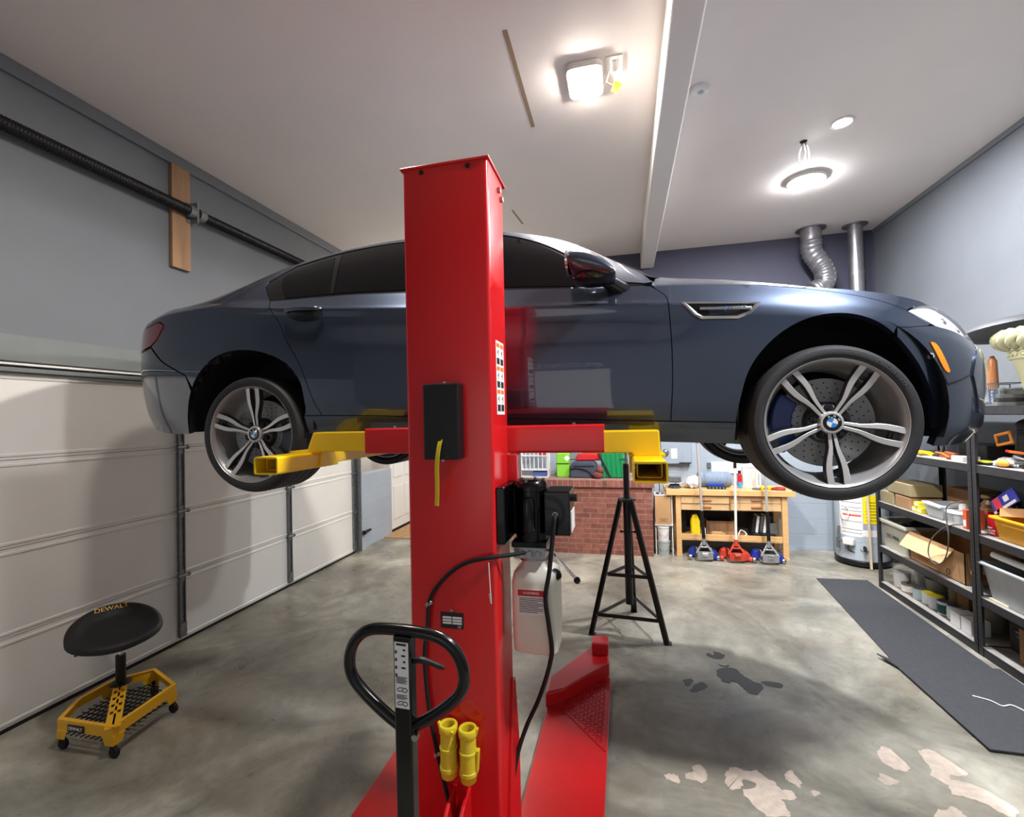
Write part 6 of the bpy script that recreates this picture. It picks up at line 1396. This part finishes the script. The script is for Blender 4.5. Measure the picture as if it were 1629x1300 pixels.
can(2.86,5.30,.085,.17,mat('pail_grey', (150,152,140), rough=.5),'grey pail behind the tan can',taper=.01,cat='pail')
can(2.68,5.235,.050,.095,mat('jar_aqua', (176,198,200), rough=.3),'pale aqua jar between the tan can and the yellow-lidded cans',lid=M['galv'],cat='jar')
can(2.69,5.115,.048,.10,wv,'white can with a yellow rim, far one of the two',lid=M['wy'])
can(2.69,5.005,.055,.11,wv,'white can with a yellow rim, near one beside the green labelled can',lid=M['wy'])
can(2.90,5.05,.085,.18,M['khaki'],'khaki pail behind the yellow-lidded cans',taper=.008,cat='pail')
can(2.68,4.875,.050,.11,wv,'white can with a dark green label',lid=M['steel'],band=mat('label_green', (24,84,76), rough=.5))
can(2.69,4.765,.050,.115,wv,'plain white can right of the green labelled can',lid=M['steel'],band=M['paper'])
one(MB().b2((2.80,4.78,L0),(2.98,4.92,L0+.18)), 'brown_carton', M['cardd'], 'brown carton behind the white cans on the bottom shelf', 'carton', smooth=0)
can(2.86,4.62,.095,.18,mat('pail_beige', (150,140,120), rough=.55),'beige pail behind the pair of white boxes',taper=.01,cat='pail')
one(MB().b2((2.61,4.575,L0),(2.74,4.685,L0+.115)), 'white_box', M['paper'], 'white box on the bottom shelf, left of a narrow gap', 'box', 'white boxes on the bottom shelf', smooth=0, bevel=.003)
one(MB().b2((2.61,4.44,L0),(2.74,4.555,L0+.115)), 'white_box', M['paper'], 'white box on the bottom shelf, next to the joined posts', 'box', 'white boxes on the bottom shelf', smooth=0, bevel=.003)
t = thing('black_case', 'black case with faint lettering on the near bottom shelf', 'case', (2.85,4.17,L0)); MB().b2((2.74,4.08,L0),(3.1,4.26,L0+.25)).build('body', M['blk'], t, smooth=0, bevel=.008); MB().b2((2.7385,4.12,L0+.15),(2.74,4.2,L0+.16)).b2((2.7385,4.12,L0+.12),(2.74,4.19,L0+.127)).build('print', M['galv'], t, smooth=0)
t = thing('scuffed_carton', 'scuffed brown carton on the near bottom shelf', 'carton', (2.84,3.9,L0)); MB().b2((2.66,3.70,L0),(3.02,4.05,L0+.24)).build('body', M['cardd'], t, smooth=0, bevel=.004); MB().ring([(2.659,3.98,L0+.17),(2.658,3.95,L0+.10),(2.659,3.94,L0+.03)],.004,n=5).build('torn_edge', M['card'], t)
# ---- chest-height shelf (L3)
t = thing('yellow_pliers', 'yellow-handled tool lying at the far end of the chest-high shelf', 'tool', (2.66,5.02,L3)); MB().ring([(2.63,5.12,L3+.03),(2.64,5.02,L3+.035),(2.65,4.93,L3+.03)],.016,n=8).ring([(2.66,5.10,L3+.015),(2.65,5.0,L3+.03),(2.66,4.90,L3+.02)],.014,n=8).build('grips', M['yel'], t); MB().box((2.66,4.86,L3+.02),(.03,.09,.016)).build('jaw', M['blk'], t, bevel=.003)
t = thing('leather_holster', 'brown leather tool holster on the chest-high shelf', 'holster', (2.66,4.78,L3)); MB().prism([(.12,0),(-.14,0),(-.15,.018),(.02,.065),(.13,.055)], .05, ((2.70,4.76,L3), (0,-1,0), Z)).build('pouch', mat('leather', (140,78,46), rough=.6, var=.2), t, bevel=.008); MB().ring([(2.645,4.85,L3+.05),(2.645,4.77,L3+.045),(2.645,4.68,L3+.02)],.006,n=6).build('stitching', M['orange'], t)
one(MB().b2((2.60,4.72,L3),(2.66,4.96,L3+.008)), 'pale_rag', mat('rag', (222,200,176), rough=.9), 'pale rag hanging over the front edge of the chest-high shelf', 'rag', smooth=0)
one(MB().b2((2.62,4.475,L3),(2.74,4.61,L3+.04)), 'white_carton', M['paper'], 'small white carton on the chest-high shelf left of the posts', 'carton', smooth=0, bevel=.003)
one(MB().b2((2.78,4.48,L3),(3.05,4.80,L3+.13)), 'dark_case', M['blk'], 'dark case behind the brown holster on the chest-high shelf', 'case', smooth=0, bevel=.01)
one(MB().lathe([(0,L3+.065),(.012,L3+.065),(.016,L3+.10),(.006,L3+.11),(0,L3+.11)],(2.70,4.86,0),n=12).b2((2.69,4.85,L3),(2.71,4.87,L3+.066)), 'spray_nozzle', M['galv'], 'small grey nozzle standing behind the yellow tool', 'nozzle')
t = thing('tool_packet', 'flat black and yellow packet on the near chest-high shelf', 'packet', (2.66,4.28,L3)); MB().b2((2.61,4.20,L3),(2.72,4.37,L3+.02)).build('case', M['blk'], t, bevel=.003); MB().b2((2.605,4.205,L3+.02),(2.70,4.34,L3+.028)).build('yellow_card', M['py'], t, smooth=0)
one(crumple((2.70,4.11,L3),(.16,.22,.075),51), 'film_bag', M['film'], 'clear plastic bag with an orange part on the near chest-high shelf', 'bag', smooth=30)
one(MB().ball((2.63,4.08,L3+.03),(.03,.05,.028)), 'orange_part', mat('amber_plastic', (226,160,60), rough=.4), 'orange plastic part in front of the clear bag', 'part')
t = thing('coiled_lead', 'coiled grey lead on the near chest-high shelf', 'lead', (2.72,3.97,L3))
for k in range(4): MB().ring([(2.74+(.06+.008*k)*math.cos(R(q)),3.98+(.09+.005*k)*math.sin(R(q)),L3+.021+.018*k+.01*math.sin(R(2*q+60*k))) for q in range(0,360,20)],.009,n=6,closed=True).build('coil', mat('lead_grey', (110,112,118), rough=.5) if k % 2 else M['blk'], t)
t = thing('power_tool', 'orange-framed black power tool on the near chest-high shelf', 'power tool', (2.80,4.08,L3)); MB().box((2.84,4.05,L3+.16),(.20,.20,.24),(R(6),0,R(5))).build('body', M['blk'], t, bevel=.03, seg=3); MB().ball((2.80,4.06,L3+.30),(.09,.09,.05)).build('top_cover', M['blk'], t)
b = MB(); b.ring([(2.685,4.15+y,L3+.20+z) for y,z in ((-.075,-.02),(.055,-.05),(.075,.02),(-.055,.05))],.012,n=8,closed=True); b.build('orange_guard', mat('guard_orange', (206,130,46), rough=.45), t)
t = thing('orange_pencil', 'orange and red marker lying on the coiled lead', 'marker', (2.66,3.98,L3+.09)); MB().cyl((2.66,4.06,L3+.115),(2.68,3.92,L3+.105),.010,n=10).build('barrel', M['orange'], t); MB().cyl((2.66,4.06,L3+.115),(2.657,4.085,L3+.117),.0105,n=10).build('cap', M['redf'], t)
one(crumple((3.02,3.76,L3),(.2,.18,.26),61), 'dark_tools', M['blk'], 'heap of dark tools at the right edge of the chest-high shelf', 'tools')
# ---- top shelf (L4)
t = thing('wire_basket', 'grey wire basket on the top shelf beside the car nose', 'basket', (2.74,4.26,L4))
b = MB()
for z in (L4+.008, L4+.165):
    b.ring([(2.66,4.15,z),(2.66,4.40,z),(2.90,4.40,z),(2.90,4.15,z)],.004,n=6,closed=True)
for y in (4.15,4.40): 
    for x in (2.66,2.90): b.cyl((x,y,L4),(x,y,L4+.165),.004,n=6)
b.build('rim', M['galv'], t); b = MB()
for k in range(13): b.cyl((2.66,4.16+.019*k,L4+.008),(2.66,4.16+.019*k,L4+.165),.0016,n=4)
tag(b.build('mesh', M['galv'], t), kind='stuff')
t = thing('folded_towel', 'folded grey towel with blue letters inside the wire basket', 'towel', (2.75,4.27,L4+.008)); MB().b2((2.668,4.17,L4+.012),(2.85,4.39,L4+.13)).build('towel', mat('towel', (150,156,160), rough=.95, bump=.3, bscale=120), t, bevel=.02, seg=3); MB().b2((2.6668,4.185,L4+.016),(2.668,4.245,L4+.125)).build('blue_panel', mat('panel_blue', (70,96,130), rough=.8), t, smooth=0); text('lettering', 'RAW', .04, (2.666,4.215,L4+.07), (0,0,-1), (0,-1,0), M['paper'], t, ext=.0006)
t = thing('orange_caulk_tube', 'orange tube standing in the wire basket', 'tube', (2.73,4.30,L4+.13)); MB().lathe([(0,L4+.13),(.030,L4+.132),(.032,L4+.15),(.028,L4+.34),(.010,L4+.38),(0,L4+.38)],(2.74,4.315,0),n=20).build('body', mat('tube_orange', (206,140,96), rough=.35, coat=.3), t)
for k in range(3): one(MB().b2((2.62+.008*k,4.098,L4+.028*k),(2.80,4.146-.004*k,L4+.028*k+.026)), 'grey_book', [M['galv'],M['shelf'],M['galv']][k], ['lowest grey flat book under the planter stack','dark middle book of the flat stack on the top shelf','uppermost grey book of the flat stack on the top shelf'][k], 'book', 'flat books on the top shelf', smooth=0, bevel=.003)
M['stone'] = mat('planter_cream', (196,196,160), rough=.6, var=.12, vscale=7, bump=.15, bscale=20)
t = thing('planter', 'cream urn planter with a rope rim on the top shelf at the right edge', 'planter', (2.78,3.80,L4))
pc = (2.86,3.88)
MB().lathe([(r*1.3,z) for r,z in [(0,L4),(.125,L4),(.13,L4+.02),(.150,L4+.14),(.172,L4+.26),(.188,L4+.315),(.195,L4+.32),(.198,L4+.37),(.205,L4+.378),(.205,L4+.40),(.19,L4+.42),(.17,L4+.42),(.15,L4+.30),(0,L4+.28)]],(*pc,0),n=48).build('urn', M['stone'], t)
b = MB(); nb_ = 26; 
for k in range(nb_):
    a = 2*PI*k/nb_; a2 = a+.30; p = lambda aa, rr, zz: (pc[0]+rr*1.27*math.cos(aa), pc[1]+rr*1.27*math.sin(aa), zz)
    b.ring(cr([p(a,.205,L4+.40),p(a+.08,.243,L4+.43),p(a+.2,.250,L4+.475),p(a2,.215,L4+.515)],4),[.012]+[.026]*11+[.012],n=10)
tag(b.build('rope_rim', M['stone'], t, smooth=60), kind='stuff'); b = MB()
for k in range(34): a = 2*PI*k/34; b.ball((pc[0]+.259*math.cos(a),pc[1]+.259*math.sin(a),L4+.345),(.008,.008,.009),8,6)
tag(b.build('bead_band', M['stone'], t), kind='stuff')
t = thing('black_dish', 'big black dish-shaped cover resting on the planter on the top shelf', 'cover', (2.95,4.0,L4+.3))
b = MB(); prof = [(0,.0),(.15,-.008),(.28,-.035),(.36,-.07),(.385,-.10),(.37,-.10),(.345,-.082),(.27,-.05),(.15,-.022),(0,-.014)]
b.lathe(prof,(0,0,0),n=48); Mx = Matrix.Rotation(R(-7),4,'X'); b.v = [tuple(Mx @ Vector(p)+Vector((2.85,4.13,L4+.635))) for p in b.v]
b.build('dish', mat('dish_grey', (60,62,66), rough=.5), t, smooth=50); MB().cyl((3.08,4.25,L4),(3.06,4.25,L4+.58),.015,n=10).build('prop_leg', M['blk'], t)
# ================================================================ BEHIND THE CAMERA (seen mirrored in the car door) AND A FOREGROUND PIECE
bn = thing('banner', 'pale lettered banner on the wall opposite the car, seen mirrored in its door', 'banner', (0,YFR+.01,1.8))
BAX, BAZ = -.85, 1.45
MB().b2((BAX-.65,YFR+.002,BAZ-1.0),(BAX+.65,YFR+.012,BAZ+1.0)).build('sheet', mat('banner_grey', (238,239,241), rough=.7), bn, smooth=0)
for z in (BAZ-.90,BAZ+.90): 
    MB().b2((BAX-.65,YFR+.010,z-.10),(BAX+.65,YFR+.014,z+.10)).build('border', mat('banner_border', (120,128,144), rough=.7), bn, smooth=0); text('lettering', '#MUSTANG CLUB', .14, (BAX,YFR+.0155,z), (-1,0,0), Z, M['paper'], bn, ext=.001)
t = thing('white_bucket', 'white rounded bucket just entering the right edge of the photo', 'bucket', (2.08,2.62,0)); MB().lathe([(0,0),(.13,0),(.15,.05),(.155,.17),(.16,.18),(.152,.19),(.146,.18),(.14,.05),(.12,.012),(0,.012)],(2.10,2.66,0),n=32).build('body', M['clearlid'], t)
# ================================================================ LIGHT AND CAMERA
def lamp(name, loc, power, col, size, kind='POINT'):
    d = bpy.data.lights.new(name, kind); d.energy = power; d.color = col
    if kind == 'POINT': d.shadow_soft_size = size
    else: d.shape = 'DISK'; d.size = size
    o = bpy.data.objects.new(name, d); COL.objects.link(o); o.location = loc; return o
WARM, COOL = (1,.93,.85), (.95,.96,1)
lamp('square_light_lamp', (-.2,3.25,HC-.07), 110, WARM, .22, 'AREA')
lamp('round_light_lamp', (1.86,5.28,HC-.07), 12, COOL, .30, 'AREA')
lamp('recessed_light_lamp', (1.80,4.32,HC-.03), 125, COOL, .13, 'AREA')
lamp('front_right_lamp', (1.75,1.6,HC-.07), 135, COOL, .30, 'AREA')
lamp('front_left_lamp', (-1.60,1.95,HC-.07), 28, WARM, .22, 'AREA')
lamp('alcove_lamp', (-2.6,7.6,HC-.6), 60, WARM, .12)
W = bpy.data.worlds.new('world'); SC.world = W; W.use_nodes = True
W.node_tree.nodes['Background'].inputs[0].default_value = (.5,.5,.55,1); W.node_tree.nodes['Background'].inputs[1].default_value = .05
cd = bpy.data.cameras.new('camera'); cam = bpy.data.objects.new('camera', cd); COL.objects.link(cam)
cd.sensor_fit = 'HORIZONTAL'; cd.sensor_width = 36; cd.lens = 745/1629*36; cd.clip_start = .02
r_ = Vector((0.972406, 0.232174, -0.022823)); d_ = Vector((-0.026458, 0.012552, -0.999571)); f_ = Vector((-0.231788, 0.972593, 0.018349))
mw_ = Matrix((r_, -d_, -f_)).transposed().to_4x4(); mw_.translation = (0, 0, 1.87); cam.matrix_world = mw_
SC.camera = cam
SC.view_settings.view_transform = 'Standard'; SC.view_settings.look = 'None'; SC.view_settings.gamma = 1; SC.view_settings.use_curve_mapping = False
SC.view_settings.exposure = 0.46
for o in list(SC.objects):
    if '_o' in o: del o['_o']
